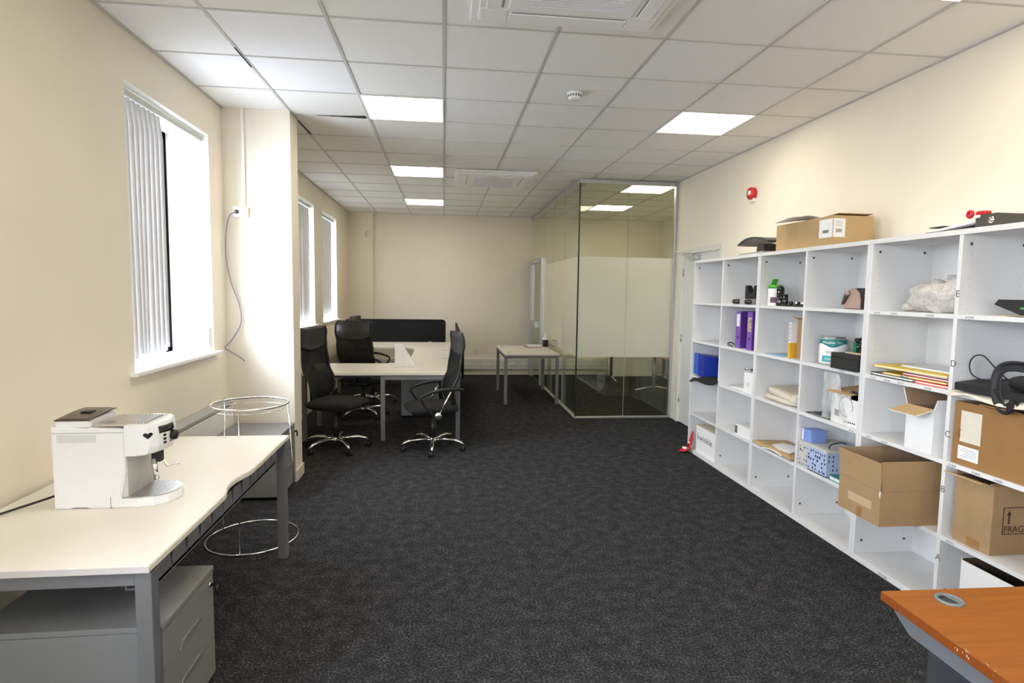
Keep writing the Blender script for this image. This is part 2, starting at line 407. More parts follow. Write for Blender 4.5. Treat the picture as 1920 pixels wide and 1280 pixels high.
NW = (-1.20, -.58)  # opening of an unseen window, added to brighten the foreground
mb = MB().box(XL-.4, NW[0], YN-.12, YN, 0, H+.03).box(NW[1], XR+.2, YN-.12, YN, 0, H+.03).box(NW[0], NW[1], YN-.12, YN, 0, WZ0).box(NW[0], NW[1], YN-.12, YN, WZ1, H+.03)
struct(mb.build('wall_near', WALL), 'cream wall behind the viewpoint')
mb = MB()
for q in ((NW[0], NW[0]+.05, WZ0, WZ1), (NW[1]-.05, NW[1], WZ0, WZ1), (NW[0], NW[1], WZ0, WZ0+.05), (NW[0], NW[1], WZ1-.05, WZ1)): mb.box(q[0], q[1], YN-.10, YN-.05, q[2], q[3], bev=.003)
w6 = struct(mb.build('window_6', mat('window_frame_white', (.8, .8, .8), .5)), 'added window for foreground light in the unseen wall behind the viewpoint')
MB().box(NW[0]+.04, NW[1]-.04, YN-.078, YN-.072, WZ0+.04, WZ1-.04).build('pane', WGLASS, w6)
MB().box(NW[0]-.04, NW[1]+.04, YN-.03, YN+.10, WZ0-.02, WZ0+.005, bev=.003).build('window_sill', WHITE_P, w6)
pd = bpy.data.lights.new('window_portal', 'AREA'); pd.shape = 'RECTANGLE'; pd.size = NW[1]-NW[0]; pd.size_y = WZ1-WZ0; pd.cycles.is_portal = True
po = bpy.data.objects.new('window_portal', pd); C.objects.link(po); po.location = ((NW[0]+NW[1])/2, YN-.15, (WZ0+WZ1)/2); po.rotation_euler = (PI/2, 0, 0)
def skirt(name, x0, x1, y0, y1, lab): struct(MB().box(x0, x1, y0, y1, 0, .095, bev=.004).build(name, SKIRT), lab)
skirt('baseboard_back', -1.28, XGR, YB-.016, YB, 'pale skirting along the back wall')
skirt('baseboard_left', XL, XL+.016, 5.15, YB-.1, 'pale skirting along the left wall')
skirt('baseboard_pier', -1.5, -1.189, 4.904, 4.92, 'skirting across the pier front')
skirt('baseboard_pier_side', -1.205, -1.189, 4.92, 5.15, 'skirting on the pier side')
skirt('baseboard_right', XR-.016, XR, 5.66, DY0-.07, 'skirting along right wall')
skirt('baseboard_meeting', XGR-.016, XGR, YG+.02, YB, 'skirting in the meeting room')

# windows with dark frames, panes and sills
for i, (a, b) in enumerate(WINS):
    xf = XL-REV
    mb = MB()
    for p in ((a, a+.05, WZ0, WZ1), (b-.05, b, WZ0, WZ1), (a, b, WZ0, WZ0+.05), (a, b, WZ1-.05, WZ1), (a, b, 1.86, 1.90)): mb.box(xf-.03, xf+.035, p[0], p[1], p[2], p[3], bev=.003)
    w = struct(mb.build('window_%d' % (i+1), FRAMEK), 'tall window with dark frame in a deep white reveal')
    MB().box(xf-.008, xf-.002, a+.04, b-.04, WZ0+.04, WZ1-.04).build('pane', WGLASS, w)
    mb = MB().box(xf+.02, XL-.001, a-.0, a+.006, WZ0, WZ1).box(xf+.02, XL-.001, b-.006, b, WZ0, WZ1).box(xf+.02, XL-.001, a, b, WZ1-.006, WZ1)
    mb.build('reveal_lining', REVEAL, w)
    MB().box(xf+.02, XL-.0, a, b, WZ0-.002, WZ0+.018).box(XL, XL+.045, a-.06, b+.06, WZ0-.006, WZ0+.018, bev=.004).build('window_sill', WHITE_P, w)
    portal(xf-.05, a, b, WZ0, WZ1)

# right wall door
d = struct(MB().box(XR+.015, XR+.055, DY0, DY1, .005, DZ, bev=.003).build('door_1', mat('white_door_paint', (.72, .72, .68), .45, var=.01)), 'white painted door in the right wall')
mb = MB().box(XR-.012, XR+.10, DY0-.06, DY0, 0, DZ+.06, bev=.004).box(XR-.012, XR+.10, DY1, DY1+.06, 0, DZ+.06, bev=.004).box(XR-.012, XR+.10, DY0, DY1, DZ, DZ+.06, bev=.004)
mb.build('door_frame', mat('off_white_gloss', (.74, .73, .66), .4, var=.01), d)
mb = MB()
for z in (.25, 1.0, 1.8): mb.tube([(XR+.01, DY1-.004, z), (XR+.01, DY1-.004, z+.09)], .007)
mb.build('hinge', TIN, d)
cl = MB().box(XR-.045, XR+.015, 6.50, 6.74, 1.985, 2.035, bev=.008).build('door_closer', SILVER, d)
MB().tube([(XR-.02, 6.64, 2.035), (XR-.02, 6.64, 2.06)], .012).tube([(XR-.02, 6.64, 2.058), (2.70, 6.86, 2.085)], .005).build('closer_arm', TIN, cl)

# ---------------------------------------------------------------- glass partition
def zsplit(mbfn, name, parent):
    mbfn(.012, .78).build(name, GLASS, parent); mbfn(.78, 2.03).build('frosted_band', FROST, parent); mbfn(2.03, H-.045).build(name, GLASS, parent)
gf = struct(MB().box(XG, 2.885, YG-.02, YG+.03, 0, .022, bev=.003).box(XG, XR, YG-.02, YG+.03, H-.05, H, bev=.003).build('wall_glass_front', SILVER), 'front of the glass meeting room with silver rails')
XJ = 2.275
for a, b in ((XG+.012, XJ-.0015), (XJ+.0015, 2.865)): zsplit(lambda z0, z1, a=a, b=b: MB().box(a, b, YG-.0005, YG+.0105, z0, z1), 'pane', gf)
MB().box(XJ-.0015, XJ+.0015, YG-.001, YG+.011, .02, H-.04).build('joint', mat('joint_seal', (.5, .52, .5), .3), gf)
MB().box(2.865, 2.885, YG-.02, YG+.03, .02, H-.04, bev=.003).box(2.885, XR, YG-.015, YG+.03, 0, H).build('end_post', SILVER, gf)
MB().box(XG-.004, XG+.012, YG-.004, YG+.012, .02, H-.045).build('corner_edge', EDGE, gf)
gs = struct(MB().box(XG-.02, XG+.03, YG+.02, 9.80, 0, .022, bev=.003).box(XG-.02, XG+.03, YG+.02, YB, H-.05, H, bev=.003).build('wall_glass_side', SILVER), 'side of the glass meeting room with silver rails')
for a, b in ((YG+.014, 8.06), (8.063, 8.92), (8.923, 9.80)):
    zsplit(lambda z0, z1, a=a, b=b: MB().box(XG-.0005, XG+.0105, a, b, z0, z1), 'pane', gs)
MB().box(XG-.0005, XG+.0105, 9.80, YB, 2.16, H-.045).build('pane', GLASS, gs)
mb = MB()
for y in (8.0615, 8.9215): mb.box(XG-.001, XG+.0112, y-.0016, y+.0016, .02, H-.04)
mb.build('joint', MATS['joint_seal'], gs)
gd = struct(MB().box(XG-.03, XG+.05, 9.80, 9.86, 0, 2.16, bev=.004).box(XG-.03, XG+.05, 10.98, 11.06, 0, 2.16, bev=.004).box(XG-.03, XG+.05, 9.86, 11.0, 2.10, 2.16, bev=.004).build('door_2', SILVER), 'glass door with silver frame into the meeting room')
lf = MB().box(XG-.012, XG+.03, 9.87, 9.93, .01, 2.09, bev=.003).box(XG-.012, XG+.03, 10.90, 10.97, .01, 2.09, bev=.003).build('door_leaf', SILVER, gd)
MB().box(XG+.004, XG+.014, 9.93, 10.90, .02, 2.08).build('pane', glass_mat('door_pane', (.80, .84, .70)), lf)
MB().box(XG-.05, XG+.045, 10.40, 10.88, .94, 1.06, bev=.006).build('lock_case', TIN, lf)

# ---------------------------------------------------------------- ceiling lights and fittings
def ceiling_light(c, r, label):
    x, y = X0+T*(c+.5), Y0+T*(r+.5)
    t = thing('ceiling_light', label, 'ceiling light', (x, y, H), group='square ceiling light panels')
    mb = MB()
    for a in ((-.3, -.289, -.3, .3), (.289, .3, -.3, .3), (-.289, .289, -.3, -.289), (-.289, .289, .289, .3)): mb.box(a[0], a[1], a[2], a[3], -.004, .02)
    mb.build('frame', LAMPF, t)
    MB().prism([(.289*math.copysign(1, cx)+dx, .289*math.copysign(1, cy)+dy) for cx, cy, dx, dy in ((-1, -1, .02, 0), (1, -1, -.02, 0), (1, -1, 0, .02), (1, 1, 0, -.02), (1, 1, -.02, 0), (-1, 1, .02, 0), (-1, 1, 0, -.02), (-1, -1, 0, .02))], 'z', -.001, .01).build('diffuser', LAMPM, t)
for (c, r), lab in {(-1, 2): 'lit square ceiling panel nearest the pier, largest of the left row', (-1, 6): 'lit square ceiling panel, middle one of the left row', (-1, 10): 'lit square ceiling panel furthest away above the black back screen',
                    (3, 2): 'lit square ceiling panel over the bookcases near the right wall', (4, 7): 'lit square ceiling panel just inside the glass room, nearest its front', (4, 10): 'lit square ceiling panel deeper inside the glass room',
                    (3, -2): 'lit square ceiling panel cut by the top right picture edge', (-1, -2): 'added unseen ceiling panel for foreground light, above and behind the viewpoint, left', (-1, -6): 'added unseen ceiling panel for foreground light, far end behind the viewpoint, left', (3, -6): 'added unseen ceiling panel for foreground light, far end behind the viewpoint, right'}.items():
    ceiling_light(c, r, lab)
def aircon(x, y, lab):
    t = thing('air_conditioner', lab, 'air conditioner', (x, y, H), group='white ceiling cassette air conditioners')
    h = .475
    def ring(a, b, z0, z1, m, name):
        mb = MB()
        for q in ((-a, a, -a, -b), (-a, a, b, a), (-a, -b, -b, b), (b, a, -b, b)): mb.box(q[0], q[1], q[2], q[3], z0, z1, bev=.004)
        return mb.build(name, m, t)
    ring(h, .435, -.028, .0, WHITE_P, 'outer_frame')
    ring(.437, .30, -.040, -.006, WHITE_P, 'fascia')
    mb = MB().box(-.303, .303, -.303, .303, -.046, -.03, bev=.008); g = mb.build('intake_panel', WHITE_P, t)
    mb = MB()
    for k in range(26): mb.box(-.24, .24, -.245+k*.0195, -.240+k*.0195, -.0475, -.045)
    mb.build('grille', mat('grille_grey', (.70, .71, .76), .6), g)
    for k in range(4):
        a = k*PI/2; M = Matrix.Rotation(a, 4, 'Z')
        f = MB().box(-.29, .29, -.405, -.335, -.046, -.039, bev=.003, M=M).build('louvre', WHITE_P, t)
        MB().box(-.28, .28, -.331, -.325, -.0425, -.0395, M=M).build('slot', mat('slot_shadow_grey', (.30, .30, .30), .8), f)
        MB().box(.30, .43, -.43, -.30, -.0425, -.0395, bev=.003, M=M).build('corner_cover', WHITE_P, t)
    MB().box(-.03, .03, -.288, -.281, -.0475, -.045).build('badge', SLATEL, g)
aircon(.60, 2.625, 'white ceiling air conditioner cassette cut off by the top of the picture')
aircon(.60, 7.36, 'white ceiling air conditioner cassette in the distance beside the left lights')
t = thing('smoke_detector', 'small round white smoke detector under a ceiling tile', 'smoke detector', (.90, 4.16, H))
MB().lathe([(.052, -.012), (.052, .0)]).build('base', WHITE_P, t)
MB().lathe([(.030, -.045), (.046, -.034), (.050, -.012)]).build('chamber', WHITE_P, t)
mb = MB()
for k in range(16):
    M = Matrix.Rotation(k*PI/8, 4, 'Z'); mb.box(.046, .0495, -.004, .004, -.030, -.016, M=M)
mb.build('vent_slot', SLATE, t)
t = thing('fire_alarm', 'round red fire alarm sounder with white centre on right wall', 'fire alarm', (XR, 5.34, 2.535))
MB().lathe([(.052, -.055), (.056, -.045), (.056, -.012), (.045, 0)], axis='x').build('body', RED, t)
MB().lathe([(.020, -.060), (.024, -.052)], axis='x', c=(0, -.006, .004)).build('lens', WHITE_P, t)
MB().box(-.03, 0, -.03, .03, -.075, -.045, bev=.004).build('base_box', WHITE_P, t)
tag(MB().lathe([(.055, -.012), (.06, -.004), (.06, 0)], axis='y', c=(-1.36, YB-.10, 2.59)).build('wall_disc', WALL), 'flat round cream disc high on the boxed corner of back wall', 'wall fitting')

# dado trunking and sockets on the back wall
t = thing('cable_trunking', 'white cable trunking running low along the back wall', 'trunking', (0, YB, .11))
MB().box(-1.25, XGR-.02, -.05, 0, 0, .20, bev=.004).build('channel', TRUNK, t)
mb = MB().box(-1.25, XGR-.02, -.052, -.049, .060, .064).box(-1.25, XGR-.02, -.052, -.049, .136, .140); mb.build('lid_seam', SLATEL, t)
for x in (.44, .80, 1.30, 1.52, 2.4):
    s_ = MB().box(x-.073, x+.073, -.058, -.049, .067, .133, bev=.003).build('socket', WHITE_P, t)
    MB().box(x-.055, x-.015, -.0595, -.0575, .085, .115, bev=.001).box(x+.015, x+.055, -.0595, -.0575, .085, .115, bev=.001).build('socket_face', CREAMP, s_)
tag(MB().box(.60-.035, .60+.035, YB-.015, YB, .42, .49, bev=.003).build('wall_plate', SKIRT), 'small cream blank plate low on the back wall', 'wall plate')

# panel heater under the first window
t = thing('panel_heater', 'long white panel heater on left wall below the near window', 'heater', (XL, 0, 0))
MB().box(.001, .055, 3.62, 4.83, .36, .655, bev=.006).build('casing', TRUNK, t)
MB().prism([(0.001, .665), (.06, .665), (.06, .685), (.001, .715)], 'y', 3.60, 4.84).build('top_cover', SLATEL, t)
MB().box(.001, .058, 4.83, 4.85, .34, .69, bev=.003).build('end_cap', WHITE_P, t)

# conduit, socket and loose cable on the pier
t = thing('wall_socket', 'white socket box on the pier fed by a conduit from ceiling', 'socket', (-1.585, 4.92, 2.175))
MB().box(-.055, .055, -.035, 0, -.042, .042, bev=.004).build('back_box', WHITE_P, t)
MB().box(-.047, .047, -.040, -.034, -.036, .036, bev=.003).build('face_plate', WHITE_P, t)
MB().box(.018, .036, -.020, 0, .042, H-2.175).build('conduit', WHITE_P, t)
MB().lathe([(.014, -.055), (.016, -.04)], axis='y', c=(-.02, 0, 0)).build('plug', SLATE, t)
def spline(pts, n=10):
    pts = [Vector(p) for p in pts]; out = []; P = [pts[0]*2-pts[1]]+pts+[pts[-1]*2-pts[-2]]
    for i in range(1, len(P)-2):
        for k in range(n):
            s_ = k/n; a, b, c, d_ = P[i-1], P[i], P[i+1], P[i+2]
            out.append(.5*((2*b)+(c-a)*s_+(2*a-5*b+4*c-d_)*s_*s_+(-a+3*b-3*c+d_)*s_**3))
    out.append(pts[-1]); return out
tag(MB().tube(spline([(-1.605, 4.865, 2.175), (-1.655, 4.85, 2.13), (-1.685, 4.86, 1.98), (-1.692, 4.88, 1.80), (-1.66, 4.88, 1.62), (-1.605, 4.89, 1.44), (-1.60, 4.89, 1.30), (-1.66, 4.87, 1.18), (-1.705, 4.84, 1.115), (-1.68, 4.86, 1.085), (-1.62, 4.88, 1.04), (-1.575, 4.89, 1.00)]), .0042).build('network_cable', CABLE),
    'blue grey cable hanging down the pier from the white socket', 'cable')
t = thing('router', 'small white upright box standing on the near window sill', 'router', (-1.765, 4.58, WZ0+.018))
MB().prism([(-.035, 0), (.035, 0), (.035, .165), (.02, .175), (-.035, .175)], 'x', -.05, .05).build('body', GLOSSW, t)
MB().box(-.052, .052, -.037, .037, 0, .006, bev=.002).build('foot', WHITE_P, t)

# vertical blinds
def blind(i, y0, y1, s0, s1, n, lab, ang=1.05):
    t = thing('vertical_blind', lab, 'window blind', (XL-.07, y0, 0), group='vertical slat blinds')
    MB().box(-.02, .025, .005, y1-y0-.01, WZ1-.055, WZ1-.02, bev=.003).build('head_rail', mat('rail_aluminium', (.50, .52, .48), .4, metal=.3), t)
    for k in range(n):
        y = s0+(s1-s0)*k/(n-1)-y0; a = ang+random.uniform(-.02, .02); w = .0445; tw = random.uniform(-.05, .05)
        zb = WZ0+.09+random.uniform(-.015, .03); zt = WZ1-.06; xo = random.uniform(-.012, .012)
        def fn(u, v):
            q = a+tw*(1-v)*.4; d_ = (u-.5)*2*w*(1-.35*max(0, (v-.93)/.07)); bow = .006*math.cos((u-.5)*PI)
            return Vector((xo*(1-v)+math.sin(q)*d_+bow*math.cos(q), y+math.cos(q)*d_-bow*math.sin(q), zb+(zt-zb)*v))
        s_ = MB().grid(fn, 4, 10, thick=.0009).build('slat', SLAT, t)
        MB().box(-.03, .03, -.003, .003, -.012, .012).build('weight', WHITE_P, s_, M=Matrix.Translation((xo, y, zb-.012)) @ Matrix.Rotation(PI/2-a, 4, 'Z'))
blind(0, 3.50, 4.66, 3.575, 3.99, 8, 'white vertical blind bunched at near end of the nearest window', 1.0)
blind(1, 7.07, 8.20, 7.12, 8.14, 13, 'white vertical blind in the middle window just past the pier', .28)
blind(2, 8.74, 9.85, 8.79, 9.72, 13, 'white vertical blind in the window nearest the back wall', .22)

# ---------------------------------------------------------------- foreground desk
def frame_leg(mb, x, y, z1, s_=.05): mb.box(x-s_/2, x+s_/2, y-s_/2, y+s_/2, 0, z1, bev=.003)
t = thing('office_desk', 'long cream topped office desk carrying the white coffee machine', 'desk', (-1.70, 1.88, 0))
right = [(.795, 0), (.795, .64), (.79, .675), (.77, .735), (.762, .80), (.765, .87), (.778, .925), (.79, .97), (.795, 1.03), (.795, 1.68)]
MB().prism([(0, 0)]+right+[(0, 1.68)], 'z', .697, .720, bev=.003).build('tabletop', DESK, t)
mb = MB().box(.02, .795, -.001, .0005, .6985, .7185); mb.build('edge_band', DESKEDGE, t)
for yy in (.045, 1.62):
    for xx in (.765, .045):
        mb = MB(); frame_leg(mb, xx, yy, .688); mb.build('leg', GREY, t)
    MB().box(.07, .74, yy-.02, yy+.02, .645, .688, bev=.003).build('cross_rail', GREY, t)
MB().box(.10, .74, .10, 1.56, .688, .6965).build('rail_spacer', GREYD, t)
mb = MB(); mb.box(.660, .666, .12, 1.55, .59, .686); mb.box(.660, .745, .12, 1.55, .584, .59)
for k in range(12):
    y = .14+k*.122; mb.prism([(y, .59), (y+.119, .59), (y+.105, .668), (y+.014, .668)], 'x', .742, .747)
mb.box(.741, .747, .12, 1.55, .584, .60); mb.build('cable_tray', TRAYG, t)
def pedestal(name, lab, x0, x1, y0, y1, h, front='+x', mats=(GREYP,), dr=(.38, .31, .31), group=None, handle=True):
    """under-desk drawer unit; front faces +x"""
    t = thing(name, lab, 'drawer unit', (x0, y0, 0), group=group); w, d_ = x1-x0, y1-y0
    MB().box(0, w-.02, .0, d_, .025, h-.022, bev=.003).build('body', mats[0], t)
    MB().box(-.002, w+.002, -.002, d_+.002, h-.02, h, bev=.003).build('top', mats[0], t)
    z = h-.026
    for k, f in enumerate(dr):
        hh = (h-.055)*f; dd = MB().box(w-.018, w, .003, d_-.003, z-hh+.004, z, bev=.002).build('drawer', mats[0], t)
        if handle:
            MB().prism([(d_*.28, 0), (d_*.72, 0), (d_*.66, .022), (d_*.34, .022)], 'x', w-.001, w+.003, M=Matrix.Translation((0, 0, z-hh+.004))).build('handle', SILVER, dd)
        z -= hh
    lk = MB().lathe([(.009, 0), (.009, .006)], axis='x', c=(w, d_*.9, h-.06)).build('lock', CHROME, t)
    MB().box(w+.006, w+.030, d_*.9-.0015, d_*.9+.0015, h-.067, h-.053).tube([(w+.028, d_*.9, h-.06), (w+.03, d_*.9-.002, h-.10)], .006).build('key', BLACK, lk)
    for x in (.05, w-.06):
        for y in (.05, d_-.05): MB().lathe([(.022, 0), (.022, .026)], axis='z', c=(x, y, 0), n=12).build('castor', BLACK, t)
    return t
pedestal('drawer_pedestal', 'grey drawer pedestal tucked under the near cream desk', -1.50, -.915, 1.965, 2.40, .475, dr=(.33, .33, .34))
pedestal('drawer_pedestal', 'grey drawer pedestal standing alone in front of the pier', -1.655, -1.20, 4.47, 4.885, .50, dr=(.33, .33, .34))

# ---------------------------------------------------------------- coffee machine
cmx, cmy, cmz = -1.49, 2.40, .7205
t = thing('coffee_machine', 'white bean to cup coffee machine on the near cream desk', 'coffee machine', (cmx, cmy, cmz))
body = [(0, .006), (.005, 0), (.265, 0), (.255, .012), (.255, .228), (.265, .24), (.005, .24), (0, .234)]
prof = [(0, 0), (.055, 0), (.065, .004), (.115, .004), (.125, 0), (.235, 0), (.243, .06), (.252, .10), (.26, .14), (.262, .215), (.262, .31), (0, .322)]
MB().prism(prof, 'y', 0, .24, bev=.004).build('body', GLOSSW, t)
def hd(s_):   # head outline, s_ 0..1 along curved front
    pts = [(.262, .0), (.31, .0), (.345, .012), (.370, .045), (.384, .09), (.388, .12), (.384, .15), (.370, .195), (.345, .228), (.31, .24), (.262, .24)]
    q = s_*(len(pts)-1); i = min(int(q), len(pts)-2); f = q-i
    return Vector(pts[i]).lerp(Vector(pts[i+1]), f)
N = 60; outl = [tuple(hd(k/N)) for k in range(N+1)]
mb = MB()
def ringz(z, k_): return [mb.bm.verts.new((.255+(p[0]-.255)*k_, .12+(p[1]-.12)*(.96+.04*k_), z-(0 if z > .25 else .0))) for p in outl]
rs = [ringz(.205, .82), ringz(.212, .93), ringz(.235, 1.0), ringz(.29, 1.0), ringz(.315, .965), ringz(.325, .93)]
for a, b in zip(rs, rs[1:]):
    for k in range(N): f = mb.bm.faces.new((a[k], a[k+1], b[k+1], b[k])); f.smooth = False
mb.bm.faces.new(rs[0][::-1]); mb.bm.faces.new(rs[-1]); mb.bm.faces.new([r_[0] for r_ in rs][::-1]+[r_[-1] for r_ in rs])
head = mb.build('head', GLOSSW, t)
MB().box(.002, .262, -.001, .0, .298, .300).build('seam', SLATEL, t)
mb = MB()
for k in range(26): mb.box(.02+k*.0055, .0225+k*.0055, -.0012, .0, .262, .292)
mb.build('side_vent', mat('vent_grey', (.66, .66, .68), .5), t)
mb = MB().box(.012, .132, .01, .20, .318, .346, bev=.004); hp = mb.build('bean_hopper', GLOSSW, t)
def lid(u, v): return Vector((.010+u*.125, .006+v*.20, .348+.012*math.sin(v*PI*.55)))
MB().grid(lid, 6, 8, thick=.004).build('lid', LIDB, hp)
MB().box(.05, .09, .10, .14, .3585, .3625, bev=.002).build('lid_handle', BLACK, hp)
MB().box(.14, .335, .03, .215, .317, .326).build('cup_tray', mat('brushed_tray', (.75, .74, .71), .2, metal=.9), t)
mb = MB()
for k in range(14): mb.box(.15+k*.0125, .1535+k*.0125, .04, .205, .326, .3295)
mb.build('cup_grid', CHROME, t)
def patch(sa, sb, z0, z1, name, m, off=.0015, shape=None):
    mb = MB(); n = 8
    def out(s_):
        p = hd(s_); q = hd(min(1, s_+.01))-hd(max(0, s_-.01)); nn = Vector((q.y, -q.x)).normalized(); return p, nn
    if shape: pts = shape
    else: pts = [(sa, z0), (sb, z0), (sb, z1), (sa, z1)]
    if shape is None:
        def fn(u, v):
            p, nn = out(sa+(sb-sa)*u); k_ = .003 if z0+(z1-z0)*v > .296 else 0; z = z0+(z1-z0)*v
            sh = 1 if z < .29 else 1-.035*(z-.29)/.025
            return Vector((.255+(p.x-.255)*sh+nn.x*off, p.y+nn.y*off, z))
        mb.grid(fn, n, 4, thick=.002, smooth=True)
    else:
        vs = []
        for s_, z in pts:
            p, nn = out(s_); vs.append(mb.bm.verts.new((p.x+nn.x*off, p.y+nn.y*off, z)))
        mb.bm.faces.new(vs)
    return mb.build(name, m, head)
patch(.30, .56, .283, .312, 'display', BLACKG)
heart = []
for k in range(24):
    a = 2*PI*k/24; hx = 16*math.sin(a)**3; hy = 13*math.cos(a)-5*math.cos(2*a)-2*math.cos(3*a)-math.cos(4*a)
    heart.append((.195+hx*.0028, .283+hy*.0009))
patch(0, 0, 0, 0, 'heart_sticker', BLACK, shape=heart)
for z in (.272, .257, .242): patch(.345, .375, z-.005, z+.004, 'button', BLACK)
p = hd(.49); MB().lathe([(.022, 0), (.019, .018), (.004, .02)], axis='x', c=(p.x, p.y, .262)).build('dial', BLACK, head)
patch(.43, .445, .238, .242, 'button', BLACK)
sp_ = MB().box(.315, .35, .09, .125, .155, .21, bev=.004).build('spout', BLACK, t)
MB().tube([(.315, .135, .215), (.325, .137, .16)], .012).build('milk_nozzle_mount', BLACKG, t)
MB().tube([(.325, .09, .17), (.336, .085, .085)], [.011, .010]).build('steam_wand', CHROME, t)
MB().tube([(.345, .12, .16), (.352, .14, .125), (.375, .15, .13), (.395, .155, .13)], .004).build('steam_pipe', CHROME, t)
MB().box(.236, .262, .015, .225, .035, .21).build('front_plate', mat('pale_grey_plastic', (.62, .62, .60), .35), t)
tr = [(.205, .001), (.30, .0), (.355, .012), (.395, .05), (.412, .09), (.415, .12), (.412, .15), (.395, .19), (.355, .228), (.30, .239), (.205, .239)]
tray = MB().prism(tr, 'z', .0, .034, bev=.003).build('drip_tray', GLOSSW, t)
tg = [(.235+(x-.205)*.82, .12+(y-.12)*.90) for x, y in tr]
gr_ = MB().prism(tg, 'z', .034, .038).build('drip_grid', mat('stainless_grid', (.55, .55, .56), .3, metal=.9), tray)
mb = MB()
for i in range(7):
    for j in range(11):
        x, y = .26+i*.022, .03+j*.018
        if x < .385 - abs(y-.12)*.35: mb.box(x, x+.005, y, y+.0035, .0378, .0382)
mb.build('drain_hole', SLATE, tray)
MB().box(.203, .2045, -.0005, .01, 0, .045).build('tray_seam', SLATE, t)
tag(MB().tube(spline([(-1.492, 2.50, .765), (-1.55, 2.46, .745), (-1.66, 2.33, .726), (-1.695, 2.22, .727), (-1.712, 2.10, .715), (-1.71, 2.04, .60), (-1.66, 2.0, .40), (-1.62, 1.98, .10), (-1.6, 2.0, .012)]), .0045).build('power_cord', BLACK),
    'black power cord trailing from the coffee machine off the desk', 'power cord')

# ---------------------------------------------------------------- hoop stand
t = thing('hoop_stand', 'chrome wire sack holder of two rings between near desk and pier', 'sack holder', (-1.20, 3.80, 0))
def circ(r, z, n=48): return [(r*math.cos(2*PI*k/n), r*math.sin(2*PI*k/n), z) for k in range(n)]
MB().tube(circ(.272, .006), .0055, closed=True, n=8).build('base_ring', CHROME, t)
MB().tube(circ(.225, .865), .0065, closed=True, n=8).build('top_ring', CHROME, t)
MB().tube(circ(.205, .835), .002, closed=True, n=6).build('grip_ring', CHROME, t)
for a in (-1.55, 2.6, .35):
    q = Vector((math.cos(a), math.sin(a), 0)); MB().tube([q*.268+Vector((0, 0, .01)), q*.222+Vector((0, 0, .862))], .004, n=8).build('upright', CHROME, t)

# ---------------------------------------------------------------- L-shaped desks at the back
def corner_desk(lab, y_in, y_out, sgn, xw):
    """sgn +1: wing on the near side; outline mirrored for the far one"""
    t = thing('corner_desk', lab, 'desk', (0, y_out, 0), group='cream corner desks back to back')
    L = abs(y_in-y_out); s_ = sgn
    pts = [(xw, 0), (.185, 0), (.185, L*s_), (-.42, L*s_), (-.42, (1.22)*s_), (-.47, 1.02*s_), (-.56, .90*s_), (-.68, .84*s_), (xw, .84*s_)]
    MB().prism(pts, 'z', .695, .720, bev=.002).build('tabletop', DESK, t)
    for (x, y) in ((xw+.03, .05), (-.63, .03), (.155, .03), (xw+.03, .76), (-.39, L-.06), (.155, L-.06)):
        mb = MB(); frame_leg(mb, x, y*s_, .688, .045); mb.build('leg', GREY, t)
    MB().box(-.607, .132, min(.01*s_, .05*s_), max(.01*s_, .05*s_), .645, .688, bev=.003).build('cross_rail', GREY, t)
    MB().box(.137, .173, min(.06*s_, (L-.09)*s_), max(.06*s_, (L-.09)*s_), .645, .688, bev=.003).build('cross_rail', GREY, t)
    MB().box(xw+.06, .13, min(.10*s_, .14*s_), max(.10*s_, .14*s_), .66, .6945).build('cross_rail', GREYD, t)
    MB().box(-.02, .165, (L-.5)*s_-.012, (L-.5)*s_+.012, .7195, .7215).build('cable_port', SLATEL, t)
    return t
corner_desk('nearer L shaped cream desk with grey legs behind the two front chairs', 8.07, 6.20, 1, -1.46)
corner_desk('further L shaped cream desk against the black back screen', 8.08, 9.95, -1, -1.62)
t = thing('desk_screen', 'wide black fabric desk screen with rounded corners by back wall', 'desk screen', (-.795, 9.965, .70), group='black fabric desk screens')
rc = [(-.83, 0), (.83, 0)]+[(.83-.06+.06*math.cos(a), .40-.06+.06*math.sin(a)) for a in [k*PI/12 for k in range(7)]]+[(-.83+.06+.06*math.cos(a), .40-.06+.06*math.sin(a)) for a in [PI/2+k*PI/12 for k in range(7)]]
MB().prism([(x, z) for x, z in rc], 'y', 0, .028, bev=.003).build('panel', SCREENF, t)
MB().box(-.6, -.54, -.012, .04, -.04, .03).box(.54, .6, -.012, .04, -.04, .03).build('clamp', SLATEL, t)
for y, L, lab in ((6.22, 1.72, 'black fabric desk screen seen edge on behind the right chair, nearer one'), (8.0, 1.85, 'black fabric desk screen seen edge on, further one beside right chair')):
    t = thing('desk_screen', lab, 'desk screen', (.205, y, .66), group='black fabric desk screens')
    h = .40
    rc = [(0, 0), (L, 0)]+[(L-.06+.06*math.cos(a), h-.06+.06*math.sin(a)) for a in [k*PI/12 for k in range(7)]]+[(.06+.06*math.cos(a), h-.06+.06*math.sin(a)) for a in [PI/2+k*PI/12 for k in range(7)]]
    MB().prism(rc, 'x', -.012, .012, bev=.003).build('panel', SCREENF, t)
    MB().box(-.02, .014, .3, .36, -.03, .02).box(-.02, .014, L-.36, L-.3, -.03, .02).build('clamp', SLATEL, t)
t = thing('leaflet_holder', 'white upright card holder with triangular side on the nearer corner desk', 'card holder', (-.50, 6.75, .7205))
MB().box(-.045, .045, -.05, -.03, 0, .265, bev=.002).build('front_panel', GLOSSW, t)
MB().prism([(.045, 0), (.17, 0), (.17, .045), (.045, .255)], 'y', -.028, -.012).build('side_gusset', GLOSSW, t)
MB().prism([(-.03, 0), (.10, 0), (-.03, .2)], 'x', -.006, .006).build('rear_brace', GLOSSW, t)
pedestal('drawer_pedestal', 'grey drawer pedestal beneath the further corner desk, mostly hidden', -.58, -.12, 8.45, 8.86, .55)
